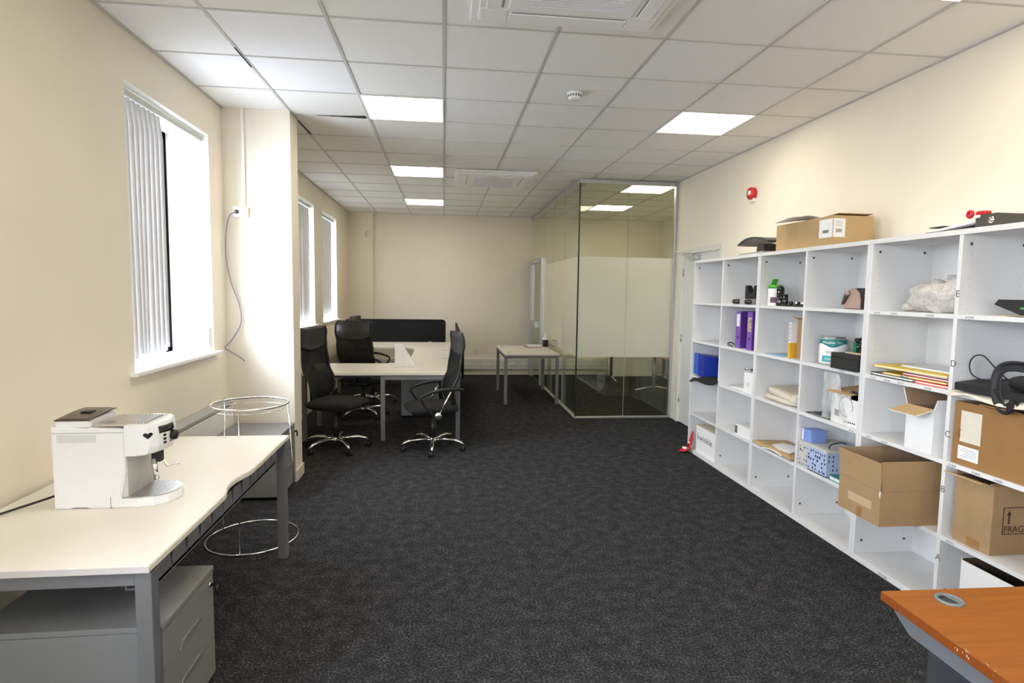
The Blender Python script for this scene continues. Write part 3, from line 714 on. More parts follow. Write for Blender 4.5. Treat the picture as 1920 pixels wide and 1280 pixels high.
pedestal('drawer_pedestal', 'grey drawer pedestal beneath the nearer corner desk behind its front legs', -.52, -.06, 7.35, 7.76, .56)

# ---------------------------------------------------------------- office chairs
def chair(lab, x, y, face, baserot, arms=True, dh=0, recline=0):
    t = thing('office_chair', lab, 'office chair', (x, y, 0), face, 'black high back mesh office chairs')
    b = MB()
    b.lathe([(.040, .065), (.045, .085), (.040, .115), (.030, .125)], n=16)
    for k in range(5):
        a = baserot-face+k*2*PI/5; q = Vector((math.cos(a), math.sin(a), 0))
        b.tube([q*.03+Vector((0, 0, .098)), q*.13+Vector((0, 0, .108)), q*.22+Vector((0, 0, .105)), q*.285+Vector((0, 0, .088)), q*.32+Vector((0, 0, .062))], [.020, .018, .0165, .015, .012], n=10)
    base = b.build('star_base', CHROME, t)
    for k in range(5):
        a = baserot-face+k*2*PI/5; c = Vector((math.cos(a), math.sin(a), 0))*.315
        w = random.uniform(0, 6.28); M = Matrix.Translation((c.x, c.y, 0)) @ Matrix.Rotation(w, 4, 'Z')
        m = MB().lathe([(.018, -.024), (.027, -.020), (.027, -.006), (.018, -.004)], axis='y', c=(.01, 0, .027), n=14)
        m.lathe([(.018, .004), (.027, .006), (.027, .020), (.018, .024)], axis='y', c=(.01, 0, .027), n=14)
        m.box(-.014, .022, -.005, .005, .018, .055, bev=.002); m.tube([(0, 0, .05), (0, 0, .072)], .007, n=8)
        m.build('castor', BLACK, base, M=M)
    MB().lathe([(.033, .115), (.033, .27), (.026, .275), (.026, .37+dh), (.04, .40+dh)], n=18).build('gas_column', BLACK, t)
    m = MB().box(-.12, .12, -.08, .08, .385+dh, .425+dh, bev=.01); m.tube([(0, .06, .40+dh), (.02, .25, .395+dh)], .007); m.build('tilt_mechanism', BLACK, t)
    # seat cushion
    def top(u, v):
        X = (u-.5)*2; Yv = (v-.5)*2; e = 1-max(abs(X), abs(Yv))**6
        rx = .245; ry = .245
        sx = X*rx*(1-.06*Yv*Yv); sy = Yv*ry*(1-.10*X*X*(1 if X > 0 else .6))
        z = .485+dh+.026*e-.035*max(0, X-.55)/.45*max(0, X-.55)*1.2+.004*math.cos(Yv*3)
        return Vector((.03+sx, sy, z))
    def bot(u, v):
        q = top(u, v); X = (u-.5)*2; Yv = (v-.5)*2; e = 1-max(abs(X), abs(Yv))**4
        return Vector((q.x*.99, q.y*.97, .450+dh-.055*e))
    m = MB(); n = 16
    m.grid(top, n, n); m.grid(bot, n, n)
    bm = m.bm; bm.verts.ensure_lookup_table(); T_ = [[bm.verts[i*(n+1)+j] for j in range(n+1)] for i in range(n+1)]; o_ = (n+1)**2
    B_ = [[bm.verts[o_+i*(n+1)+j] for j in range(n+1)] for i in range(n+1)]
    rim = [(i, 0) for i in range(n)]+[(n, j) for j in range(n)]+[(i, n) for i in range(n, 0, -1)]+[(0, j) for j in range(n, 0, -1)]
    for k in range(len(rim)):
        (i, j), (i2, j2) = rim[k], rim[(k+1) % len(rim)]
        f = bm.faces.new((T_[i][j], T_[i2][j2], B_[i2][j2], B_[i][j])); f.smooth = True
    bmesh.ops.recalc_face_normals(bm, faces=bm.faces)
    m.build('seat', FABK, t)
    # back: centre line and half width by height
    def cl(v):
        z = .44+dh+v*.76; return Vector((-.235-.05*math.sin(v*PI*.9)*0+(.055*math.sin(min(1, v/.45)*PI))-.11*max(0, v-.35)**1.0-recline*v+.03*max(0, v-.85)/.15, 0, z))
    def hw(v):
        return .205+.035*math.sin(min(1, v/.9)*PI*.5)-.05*math.exp(-((v-.02)/.10)**2)-.012*math.exp(-((v-.70)/.08)**2)-(.03*max(0, (v-.93)/.07)**2)
    def back(u, v):
        c = cl(v); X = (u-.5)*2; return Vector((c.x+.045*X*X, X*hw(v), c.z))
    MB().grid(back, 14, 30, thick=.002).build('back_mesh', MESHK, t)
    m = MB(); edge = [back(0, k/30) for k in range(31)]+[back(k/12, 1)+Vector((0, 0, 0)) for k in range(1, 12)]+[back(1, 1-k/30) for k in range(31)]+[back(1-k/12, 0) for k in range(1, 12)]
    m.tube(edge, .011, n=8, closed=True)
    m.build('back_frame', BLACK, t)
    MB().tube([(-.08, 0, .41+dh), (-.17, 0, .405+dh), (-.235, 0, .44+dh), back(.5, .12)+Vector((-.018, 0, 0)), back(.5, .33)+Vector((-.012, 0, 0))], [.02, .02, .02, .016, .012], n=8).build('back_bracket', BLACK, t)
    # head pad with bowed lower edge
    m = MB(); n = 14
    def pad(side):
        def fn(u, v):
            X = (u-.5)*2; lo = .70+.07*X*X; vv = lo+(1.005-lo)*v; c = back(.5+.5*X*.93, vv); e = (1-abs(X)**4)*(1-abs(v*2-1)**4)
            return c+Vector((side*(.010+.028*e), 0, 0))
        return fn
    m.grid(pad(1), n, n); m.grid(pad(-.55), n, n); bm = m.bm; bm.verts.ensure_lookup_table(); o_ = (n+1)**2
    for k in range(4*n):
        def idx(k):
            k %= 4*n
            if k < n: return (k, 0)
            if k < 2*n: return (n, k-n)
            if k < 3*n: return (3*n-k, n)
            return (0, 4*n-k)
        a, b_ = idx(k), idx(k+1); f = bm.faces.new((bm.verts[a[0]*(n+1)+a[1]], bm.verts[b_[0]*(n+1)+b_[1]], bm.verts[o_+b_[0]*(n+1)+b_[1]], bm.verts[o_+a[0]*(n+1)+a[1]])); f.smooth = True
    bmesh.ops.recalc_face_normals(bm, faces=bm.faces); m.build('headrest', LEATHER, t)
    if arms:
        for s_ in (-1, 1):
            a = spline([(-.24, s_*.262, .665+dh), (-.15, s_*.272, .675+dh), (0, s_*.278, .668+dh), (.12, s_*.278, .64+dh), (.175, s_*.275, .605+dh), (.165, s_*.272, .565+dh), (.11, s_*.27, .49+dh), (.04, s_*.268, .425+dh)], 5)
            ar = MB().tube(a, [.016 if k < 20 else .011 for k in range(len(a))], n=8).build('armrest', BLACK, t)
            MB().tube([(.0, s_*.268, .43+dh), (-.115, s_*.272, .655+dh)], .0085, n=8).build('arm_strut', CHROME, ar)
            MB().lathe([(.034, -.008), (.036, 0), (.030, .010), (.01, .014)] if s_ > 0 else [(.01, -.014), (.030, -.010), (.036, 0), (.034, .008)], axis='y', c=(0.01, s_*.282, .425+dh), n=20).build('arm_hub', CHROME, ar)
            MB().tube([(.01, s_*.28, .425+dh), (.01, s_*.10, .41+dh)], .010, n=8).build('arm_bracket', BLACK, ar)
    return t
D = math.radians
chair('black mesh high back office chair left of centre beside the pier, without armrests', -1.06, 5.93, D(-20), D(230), arms=False)
chair('black mesh office chair with armrests turned left at the right end of desk', -.10, 5.86, D(193), D(197), dh=-.035)
chair('black mesh office chair tucked behind the near desk wing, back towards us', -1.00, 7.47, D(72), D(20))
chair('black mesh office chair furthest away, almost hidden behind another chair', -.98, 8.30, D(-8), D(300), dh=.01)

# ---------------------------------------------------------------- side table by the glass
t = thing('side_table', 'cream table with grey square legs standing against the glass room', 'table', (.84, 8.12, 0))
MB().box(0, .79, 0, 1.28, .695, .718, bev=.003).build('tabletop', DESK, t)
for x in (.03, .76):
    for y in (.04, 1.24):
        mb = MB(); frame_leg(mb, x, y, .694, .045); mb.build('leg', GREY, t)
for a in ((.053, .737, .02, .06), (.053, .737, 1.22, 1.26), (.012, .048, .063, 1.217), (.742, .778, .063, 1.217)): MB().box(a[0], a[1], a[2], a[3], .65, .694, bev=.003).build('cross_rail', GREY, t)
MB().lathe([(.03, 0), (.03, .002)], c=(.10, .25, .7175)).build('cable_port', SLATEL, t)
MB().lathe([(.03, 0), (.03, .002)], c=(.08, 1.08, .7175)).build('cable_port', SLATEL, t)
t = thing('ring_binder', 'open white papered folder with red cover lying on the side table', 'folder', (1.30, 9.02, .7185), .03)
MB().box(0, .25, 0, .30, 0, .006, bev=.002).build('cover', mat('maroon_cover', (.30, .04, .08), .5), t)
MB().box(.005, .245, .008, .292, .006, .028, bev=.003).build('pages', PAPER, t)
MB().box(-.03, .0, .02, .28, 0, .03, bev=.006).build('spine', mat('pinkish_spine', (.45, .3, .3), .5), t)
t = thing('sanitizer_bottle', 'white pump bottle with black label on the side table', 'pump bottle', (1.575, 9.02, .7185))
MB().lathe([(.040, 0), (.043, .006), (.043, .15), (.032, .170), (.014, .180), (.014, .19)]).build('bottle', WHITE_P, t)
MB().lathe([(.0435, .018), (.0435, .128)]).build('label', BLACK, t)
mb = MB().lathe([(.017, .188), (.017, .205), (.006, .208), (.006, .235), (.012, .238), (.012, .25)]); mb.box(-.006, .045, -.006, .006, .240, .250, bev=.002); mb.build('pump', WHITE_P, t)
t = thing('paper_box', 'small cream carton beside the pump bottle on the side table', 'box', (1.60, 9.22, .7185), .2)
MB().box(0, .09, 0, .07, 0, .065, bev=.002).build('body', CREAMP, t)
MB().box(-.001, .091, -.001, .071, .065, .070, bev=.001).build('lid', CARDL, t)

# ---------------------------------------------------------------- meeting room furniture
def flip_table(lab, x, y, rz, L=1.5, legm=SILVER, topm=AMBER):
    t = thing('folding_table', lab, 'table', (x, y, 0), rz, 'wheeled tables inside the glass room')
    MB().box(-L/2, L/2, -.35, .35, .71, .735, bev=.004).build('tabletop', topm, t)
    MB().box(-L/2+.1, L/2-.1, -.03, .03, .655, .69, bev=.006).build('beam', GREYD, t)
    for s_ in (-1, 1):
        xx = s_*(L/2-.12)
        lg = MB().tube([(xx, 0, .10), (xx, 0, .655)], .026, n=14).build('leg', legm, t)
        MB().tube([(xx, -.30, .075), (xx, -.12, .115), (xx, 0, .135), (xx, .12, .115), (xx, .30, .075)], .016, n=8).build('foot', CHROME, lg)
        MB().box(xx-.05, xx+.05, -.14, .14, .65, .71, bev=.008).build('hinge_bracket', BLACK, t)
        for q in (-1, 1):
            MB().lathe([(.028, -.012), (.032, 0), (.028, .012)], axis='x', c=(xx, q*.29, .032), n=14).box(xx-.006, xx+.006, q*.29-.012, q*.29+.012, .03, .07).build('castor', BLACK, t)
    return t
flip_table('pale topped folding table with grey post leg, nearest inside the glass room', 3.28, 8.10, D(90), 1.7)
flip_table('folding table with dark post leg further back inside the glass room', 3.42, 10.05, D(0), 1.2, legm=GREYD, topm=DESK)
t = thing('pin_board', 'pale board leaning on the back wall inside the glass room', 'board', (3.1, 10.72, .02))
MB().box(0, .85, 0, .02, 0, .62, bev=.004).build('panel', TRUNK, t, M=rot((0, 0, 0), 'X', -.35))

# ---------------------------------------------------------------- bookcases
XF, XB = 2.475, 2.872
LV = [.400, .780, 1.130, 1.505]
def bookcase(lab, y_near, y_far, codes, letters=()):
    t = thing('bookcase', lab, 'bookcase', (0, 0, 0), group='tall white bookcases along the right wall')
    ym = (y_near+y_far)/2; b = .022
    def side(ya, yb, name, face):
        mb = MB().box(XF, XB, ya, yb, 0, 1.889, bev=.001)
        o = mb.build(name, WHITE, t); m2 = MB()
        for z in (.115, 1.845):
            for x in (XF+.045, XB-.07): m2.lathe([(.0075, 0), (.0075, -.0016)], axis='y', c=(x, face, z), n=12)
        m2.build('screw_cap', SLATE, o)
        m3 = MB()
        for x in (XF+.05, XB-.075):
            for k in range(44):
                z = .16+k*.038; m3.lathe([(.0022, 0), (.0022, -.0006)], axis='y', c=(x, face, z), n=6)
        m3.build('peg_hole', mat('peg_shadow', (.40, .39, .38), .9), o)
        return o
    side(y_far-b, y_far, 'side_panel', y_far-b); side(y_near, y_near+b, 'side_panel', y_near)
    dv = side(ym-.011, ym+.011, 'divider', ym-.011)
    MB().box(XF-.003, XB+.005, y_near, y_far, 1.889, 1.915, bev=.001).build('top_panel', WHITE, t)
    MB().box(XB-.012, XB-.004, y_near+b, ym-.011, .035, 1.889).build('back_panel', WHITE, t)
    MB().box(XB-.012, XB-.004, ym+.011, y_far-b, .035, 1.889).build('back_panel', WHITE, t)
    bays = [(ym+.0115, y_far-b-.0005), (y_near+b+.0005, ym-.0115)]
    for bi, (ya, yb) in enumerate(bays):
        MB().box(XF+.001, XB-.012, ya, yb, .0, .035).build('plinth_shelf', WHITE, t)
        for li, z in enumerate(LV):
            sh = MB().box(XF+.002, XB-.013, ya, yb, z-.022, z, bev=.0008).build('shelf', WHITE, t)
            for (yy, s_) in codes.get((bi, li), []): text(s_, (XF+.0012, yy, z-.017), .015, (0, -1, 0), (0, 0, 1), INKG, sh, sx=1.25)
        for (yy, s_) in codes.get((bi, -1), []): text(s_, (XF-.0006, yy, .006), .02, (0, -1, 0), (0, 0, 1), INKG, t, sx=1.3)
    for z, s_ in letters: text(s_, (XF-.0006, ym+.009, z), .046, (0, -1, 0), (0, 0, 1), INKG, dv, name='handwritten_letter')
    return t
bookcase('white bookcase furthest from us, beside the door, with blue and purple files', 4.433, 5.652, {})
bookcase('white bookcase in the middle, holding the towel and paint tin', 3.213, 4.431, {(1, 2): [(3.42, '21513')], (1, 1): [(3.30, '21512')]})
bookcase('white bookcase nearest us, marked with letters A to E', 1.992, 3.211,
         {(0, 3): [(3.15, '21515'), (3.02, '21517'), (2.78, '21518')], (0, 2): [(3.15, '21514'), (3.04, '21516'), (2.94, '21517'), (2.76, '21520')], (0, 1): [(3.15, '21511'), (3.03, '21512')],
          (0, -1): [(2.98, '21520')], (1, 3): [(2.55, '21524')], (1, 2): [(2.425, '21601'), (2.335, '21602')], (1, 1): [(2.58, '21604'), (2.45, '21605'), (2.34, '21606')], (1, 0): [(2.56, '22132')]},
         [(1.59, 'E'), (1.25, 'D'), (.90, 'C'), (.62, 'B'), (.27, 'A')])

# ---------------------------------------------------------------- cartons
def carton(name, lab, cat, x0, x1, y0, y1, z0, h, mo, mi_, flaps=(), thk=.005, rz=0, cut=None):
    """open box; flaps: (side, length, angle from upright, material index)"""
    cx, cy = (x0+x1)/2, (y0+y1)/2
    t = thing(name, lab, cat, (cx, cy, z0), rz); w, d_ = (x1-x0)/2, (y1-y0)/2
    mb = MB(); mb.box(-w, w, -d_, d_, 0, thk)
    for a in ((-w, -w+thk, -d_, d_), (w-thk, w, -d_, d_), (-w+thk, w-thk, -d_, -d_+thk), (-w+thk, w-thk, d_-thk, d_)): mb.box(a[0], a[1], a[2], a[3], thk, h)
    for f in mb.bm.faces:
        c = f.calc_center_median(); n = f.normal
        inner = (abs(c.x) < w-thk*.6 and abs(c.y) < d_-thk*.6 and c.z > thk*.5) and abs(n.z) < .5 or (n.z > .5 and c.z < h/2)
        f.material_index = 1 if inner else 0
    mb.build('body', [mo, mi_], t)
    for fl in flaps:
        side, L, ang = fl[:3]; m0 = fl[3] if len(fl) > 3 else mo; m1 = fl[4] if len(fl) > 4 else mi_; inset = fl[5] if len(fl) > 5 else 0
        horiz = side[0] == 'y'; s_ = 1 if side[1] == '+' else -1; ll = (w if horiz else d_)-inset
        mb = MB().box(-ll, ll, -thk/2, thk/2, 0, L)          # panel in local: along x, thickness y, up z
        for f in mb.bm.faces: f.material_index = 1 if f.normal.y < -.5 else 0
        M = Matrix.Rotation(-ang, 4, 'X')
        if horiz: P_ = Matrix.Translation((0, s_*(d_-thk/2), h)) @ (Matrix.Rotation(0 if s_ > 0 else PI, 4, 'Z'))
        else: P_ = Matrix.Translation((s_*(w-thk/2), 0, h)) @ Matrix.Rotation(-PI/2 if s_ > 0 else PI/2, 4, 'Z')
        mb.build('flap', [m0, m1], t, M=P_ @ M)
    return t
def flat(parent, name, m, x0, x1, y0, y1, z0, z1): return MB().box(x0, x1, y0, y1, z0, z1).build(name, m, parent)

# bay 5, fourth shelf: big box pushed half out
t = carton('cardboard_box', 'largest brown cardboard box jutting out of the nearest bookcase', 'cardboard box', 2.235, 2.845, 2.712, 3.03, .4005, .185, CARD, CARDIN,
           [('y-', .155, .0, CARD, CARDIN), ('x-', .150, .06, CARD, CARDIN), ('y+', .15, .12, CARD, CARDIN, .0)])
flat(t, 'tape_patch', TAPE, -.3065, -.3045, -.03, .005, .0, .055)
MB().box(-.3064, -.3045, -.158, .158, .1835, .187).box(-.304, .304, -.1602, -.1585, .1835, .187).build('crease', CARDIN, t)
MB().prism([(-.156, .15), (-.150, .165), (-.152, .188), (-.159, .185)], 'x', -.3066, -.305).build('torn_corner', PAPER, t)
flat(t, 'torn_patch', mat('torn_card', (.52, .38, .22), .9), -.3062, -.3045, -.10, .08, .07, .115)
# bay 5, third shelf: white carton with open brown flaps
t = carton('white_carton', 'white carton with open brown flaps on the nearest bookcase', 'carton', 2.478, 2.80, 2.685, 2.865, .7805, .235, PAPER, CARDIN,
           [('x-', .11, 1.85, PAPER, CARDL), ('y+', .09, .35, PAPER, CARDIN), ('y-', .055, .35, PAPER, CARDIN), ('x+', .1, .2, PAPER, CARDIN)])
# bay 6 boxes
t = carton('file_carton', 'tall orange brown carton with white labels on the nearest bookcase', 'carton', 2.489, 2.845, 2.07, 2.577, .7805, .305, CARDO, CARDIN, [('x-', .05, 1.3, CARDO, CARDIN, .17)])
L1 = flat(t, 'label', CREAMP, -.1795, -.1782, .105+.0, .215, .115, .265); flat(t, 'label', PAPER, -.1795, -.1782, .11, .22, .03, .095)
text('stock', (-.1800, .222-.0, .13), .022, (0, 0, 1), (0, -1, 0), INKR, t, name='printed_word')
for k in range(5): flat(t, 'printed_line', INKG, -.1799, -.1794, .12, .205-.012*(k % 3), .045+k*.009, .0465+k*.009)
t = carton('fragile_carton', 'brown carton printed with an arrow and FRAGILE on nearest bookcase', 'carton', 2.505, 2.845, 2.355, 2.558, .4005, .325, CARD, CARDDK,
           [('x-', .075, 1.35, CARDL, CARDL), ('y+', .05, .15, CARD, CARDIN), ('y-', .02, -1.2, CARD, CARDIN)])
fy = -.1025; fx0, fx1, fz0, fz1 = -.115, .09, .100, .228
mb = MB()
for a in ((fx0, fx1, fz0, fz0+.0035), (fx0, fx1, fz1-.0035, fz1), (fx0, fx0+.0035, fz0, fz1), (fx1-.0035, fx1, fz0, fz1)): mb.box(a[0], a[1], fy-.0006, fy+.0005, a[2], a[3])
mb.build('printed_frame', INKB, t)
MB().prism([(-.088, .150), (-.080, .150), (-.080, .190), (-.073, .190), (-.084, .213), (-.095, .190), (-.088, .190)], 'y', fy-.0006, fy+.0005).build('printed_arrow', INKB, t)
MB().prism([(.051, .150), (.059, .150), (.059, .190), (.066, .190), (.055, .213), (.044, .190), (.051, .190)], 'y', fy-.0006, fy+.0005).build('printed_arrow', INKB, t)
text('FRAGILE', (fx0+.006, fy-.0006, .110), .043, (1, 0, 0), (0, 0, 1), INKB, t, name='printed_word')
flat(t, 'tape_patch', TAPE, -.1712, -.1698, -.05, .02, .0, .045)
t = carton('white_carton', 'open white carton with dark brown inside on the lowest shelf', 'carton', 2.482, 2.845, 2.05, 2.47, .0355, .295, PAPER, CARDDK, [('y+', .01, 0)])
# box on top of the middle bookcase
t = thing('cardboard_box', 'long pale brown cardboard box with white label on bookcase top', 'cardboard box', (0, 0, 1.9155))
MB().box(2.515, 2.80, 3.62, 4.28, 0, .195, bev=.002).build('body', CARDL, t)
MB().box(2.5135, 2.5155, 3.6185, 3.76, .055, .175).box(2.5135, 2.60, 3.6185, 3.6205, .055, .175).build('label', PAPER, t)
mb = MB()
for k in range(9): mb.box(2.5128, 2.5136, 3.66+k*.007, 3.664+k*.007+(k % 3)*.001, .085, .105)
for k in range(9): mb.box(2.535+k*.005, 2.537+k*.005+(k % 2)*.001, 3.6178, 3.6187, .085, .108)
for k in range(4): mb.box(2.53, 2.585-.01*(k % 2), 3.6178, 3.6187, .125+k*.010, .127+k*.010)
mb.build('barcode', INKG, t)
MB().box(2.55, 2.79, 3.618, 3.82, .196, .200).build('flap', CARDL, t, M=rot((2.6, 3.82, .196), 'X', -.05))
t2 = tag(MB().grid(lambda u, v: Vector((2.44+.22*u, 3.86+.32*v, 2.128+.010*math.sin(u*5+v*4)+.022*u*v)), 8, 8, thick=.002).build('loose_papers', PAPER), 'loose white sheets lying on the box above the bookcase', 'paper')
# monitor riser
t = thing('monitor_stand', 'dark grey monitor riser on top of the furthest bookcase', 'monitor stand', (2.63, 4.60, 1.9155), 0)
MB().prism([(-.13, -.16), (.13, -.16), (.13, .16), (-.13, .22)], 'z', 0, .018, bev=.004).build('base', SLATEL, t)
MB().prism([(-.07, .018), (.07, .018), (.05, .085), (-.05, .085)], 'x', -.06, .06, bev=.004).build('column', BROWNG, t)
def rtop(u, v): X = (u-.5)*2; Yv = (v-.5)*2; return Vector((X*.15*(1-.1*Yv*Yv), Yv*.24, .085+.045*(1-Yv*Yv)*1.0+.008))
mb = MB().grid(rtop, 8, 12, thick=.012); mb.build('platform', SLATE, t)
# folder on top of nearest bookcase
t = thing('lever_arch_file', 'black lever arch file with papers lying on nearest bookcase top', 'file', (2.50, 2.56, 1.9155), -.0)
MB().box(0, .28, -.11, -.0, 0, .060, bev=.003).build('case', BROWNG, t)
MB().box(.0, .27, .01, .29, .0, .006).box(.02, .27, .20, .29, .028, .033).build('cover', mat('dark_maroon_board', (.035, .012, .012), .5), t)
MB().grid(lambda u, v: Vector((.01+.25*u, .0+.30*v, .010+.030*(1-v)**1)), 4, 8, thick=.01).build('pages', PAPER, t)
MB().lathe([(.016, -.004), (.016, .0)], axis='x', c=(-.001, -.085, .03)).build('finger_ring', CHROME, t)
t = thing('red_ribbon', 'crumpled red and white wrap on the black file', 'ribbon', (2.50, 2.57, 1.984))
MB().tube(circ(.013, 0, 20), .008, closed=True).build('loop', REDF, t, M=Matrix.Rotation(PI/2, 4, 'Y') @ Matrix.Translation((.0, .02, 0)))
MB().blob((.02, -.03, .0), (.02, .03, .012), jit=.006).build('knot', REDF, t)
MB().blob((.012, -.022, -.016), (.018, .015, .008), jit=.003).build('tag', PAPER, t)

# ---------------------------------------------------------------- shelf contents, far bookcase
t = thing('spray_bottle', 'slim white and black bottle at right of top left bays, above blue file', 'bottle', (2.56, 5.09, 1.1305))
MB().lathe([(.020, 0), (.022, .01), (.022, .09), (.012, .105)]).build('bottle', PAPER, t)
MB().lathe([(.023, .0), (.023, .018)]).build('foot', BLACK, t)
MB().box(-.015, .018, -.022, .028, .104, .122, bev=.003).build('trigger_head', BLACK, t)
t = thing('ring_binder', 'royal blue plastic file box on the furthest bookcase', 'file', (2.50, 5.28, .8025), 0)
MB().prism([(-.02, 0), (.33, 0), (.33, .165), (.10, .19), (-.02, .205)], 'y', 0, .30, bev=.003).build('case', BLUE, t, M=rot((0, .3, 0), 'Z', -.12))
MB().box(-.028, .0, .18, .285, .0, .2, bev=.008).build('spine', BLUEL, t, M=rot((0, .3, 0), 'Z', -.12))
MB().lathe([(.013, -.003), (.013, .001)], axis='x', c=(-.028, .21, .10)).build('finger_hole', SILVER, t)
t = thing('cap', 'black cap drooping over shelf edge beneath the blue file', 'cap', (2.55, 5.30, .785))
def brim(u, v):
    X = (v-.5)*2; out = u
    return Vector((-.02-.15*out*(1-.35*X*X), X*.26, .012-.045*out*out+.012*math.cos(X*4)-.02*X))
MB().grid(brim, 8, 18, thick=.006).build('peak', FABK, t)
MB().blob((.10, 0, .008), (.14, .25, .010), jit=.004).build('crown', FABK, t)
tag(MB().prism([(2.53, 5.09), (2.70, 5.09), (2.70, 5.26), (2.62, 5.22)], 'z', .8045, .808).build('cream_card', CREAMP), 'cream card wedged behind the black cap', 'card')
t = thing('door_wedge', 'small dark wedge shaped object low in the furthest bookcase', 'wedge', (2.54, 5.08, .4005))
MB().prism([(0, 0), (.08, 0), (.08, .06), (.0, .085)], 'x', 0, .05, bev=.003, ).build('body', SLATE, t)
MB().box(.0, .05, .03, .05, .078, .082).build('pad', RUBBER, t)
t = thing('storage_box', 'white box with printed word on the bottom shelf beside door', 'box', (2.50, 5.08, .0355), 0)
MB().box(0, .33, 0, .43, 0, .255, bev=.002).build('body', PAPER, t)
MB().box(-.002, .332, -.002, .432, .255, .262, bev=.001).build('lid', CREAMP, t)
text('kwinkle', (-.0008, .405, .125), .085, (0, -1, 0), (0, 0, 1), INKG, t, name='printed_word', sx=1.25)
# red sack spilling on the floor
t = thing('stocking', 'red and white fabric stocking slumped on the carpet by bookcase', 'stocking', (2.43, 5.56, 0))
def sock(u, v):
    path = [Vector((.065, .02, .21)), Vector((.055, .02, .15)), Vector((.04, .015, .09)), Vector((.015, .005, .05)), Vector((-.03, -.01, .032)), Vector((-.075, .0, .024))]
    q = u*(len(path)-1); i = min(int(q), len(path)-2); c = path[i].lerp(path[i+1], q-i); r = [.014, .028, .036, .042, .04, .018][i]*(1-(q-i))+[.014, .028, .036, .042, .04, .018][i+1]*(q-i)
    a = v*2*PI; return Vector((c.x+.35*r*math.cos(a)*(1 if u < .5 else .6), c.y+r*1.0*math.sin(a), max(.002, c.z+(r*.4*math.cos(a) if u > .45 else 0))))
MB().grid(sock, 18, 14, thick=.003).build('body', REDF, t)
MB().blob((-.025, -.004, .05), (.022, .03, .008), jit=.004).build('white_trim', PAPER, t)
MB().blob((.008, .0, .072), (.008, .012, .007)).build('black_patch', BLACK, t)
MB().blob((.018, -.012, .105), (.006, .010, .008)).build('white_spot', PAPER, t)
# bay 2
t = thing('headset_dock', 'black forked dock on a grey base, top shelf of furthest bookcase', 'dock', (2.56, 4.66, 1.5055))
MB().box(-.05, .10, -.04, .13, 0, .045, bev=.006).build('base', SLATEL, t)
MB().prism([(-.06, .046), (.115, .046), (.115, .16), (.085, .16), (.04, .095), (.005, .095), (-.025, .155), (-.06, .16)][::-1], 'x', .0, .045, bev=.003).build('fork', BLACK, t, M=Matrix.Translation((0, .02, 0)))
t = thing('computer_mouse', 'black rounded mouse left of the forked dock', 'mouse', (2.53, 4.87, 1.5055))
MB().blob((0, 0, .022), (.03, .055, .024), e=.7).build('shell', BLACKG, t)
MB().blob((0, .015, .044), (.005, .01, .004)).build('wheel', SLATEL, t)
t = thing('computer_mouse', 'black rounded mouse right of the forked dock', 'mouse', (2.506, 4.64, 1.5055))
MB().blob((0, 0, .022), (.018, .045, .022), e=.7).build('shell', BLACKG, t)
MB().blob((0, .01, .042), (.004, .01, .004)).build('wheel', SLATEL, t)
for k, (y, lab) in enumerate(((4.755, 'purple lever arch file with blank white spine label'), (4.565, 'purple lever arch file with photo on spine, beside divider'))):
    t = thing('lever_arch_file', lab, 'file', (2.515, y, 1.1305), 0, 'purple lever arch files')
    MB().box(.0, .29, 0, .078, 0, .315, bev=.002).build('case', PURPLED, t)
    MB().box(-.003, .001, 0, .078, 0, .315, bev=.001).build('spine', PURPLE, t)
    if k == 0: MB().box(-.0042, -.0028, .014, .066, .185, .29).build('spine_label', PAPER, t)
    else:
        MB().box(-.0042, -.0028, .010, .070, .15, .27).build('spine_picture', mat('photo_print', (.50, .36, .28), .4, var=.7, scale=60), t)
    MB().lathe([(.010, -.002), (.010, .001)], axis='x', c=(-.003, .039, .09)).build('finger_hole', BLACK, t)
tag(MB().tube(spline([(2.50, 4.86, 1.137), (2.51, 4.95, 1.142), (2.53, 5.0, 1.15), (2.555, 4.99, 1.16), (2.56, 4.93, 1.145), (2.545, 4.88, 1.138), (2.56, 4.87, 1.15), (2.6, 4.9, 1.14)]), .005).build('coiled_cable', BLACK), 'black coiled cable left of the purple files', 'cable')
t = thing('white_box', 'tall plain white box in the furthest bookcase below purple files', 'box', (2.485, 4.46, .7805))
MB().box(0, .25, 0, .145, 0, .17, bev=.002).build('body', PAPER, t)
MB().box(-.001, -.0003, .05, .10, .05, .09).build('label', CREAMP, t)
t = thing('tap', 'chrome tap fitting lying on top of the tall white box', 'tap', (2.52, 4.54, .9515))
MB().tube([(0, .10, .016), (0, .02, .018), (0, -.04, .022)], [.008, .012, .02]).build('barrel', CHROME, t)
MB().blob((0, -.03, .028), (.022, .03, .026), e=.8).build('handle', CHROME, t)
MB().blob((.0, .10, .018), (.010, .014, .012)).build('nozzle', CHROME, t)
tag(MB().grid(lambda u, v: Vector((2.50+.2*u, 4.62+.26*v, .7815+.025*math.sin(u*3)*(1-v)+.01*v*u)), 6, 8, thick=.001).build('crumpled_paper', PAPER), 'crumpled white sheet left of the tall white box', 'paper')
t = thing('white_box', 'small low white box on the second shelf up, furthest bookcase', 'box', (2.49, 4.47, .4005))
MB().box(0, .2, 0, .26, 0, .085, bev=.002).build('body', PAPER, t)
MB().box(-.0008, -.0002, .215, .255, .01, .075).build('label', INKG, t)
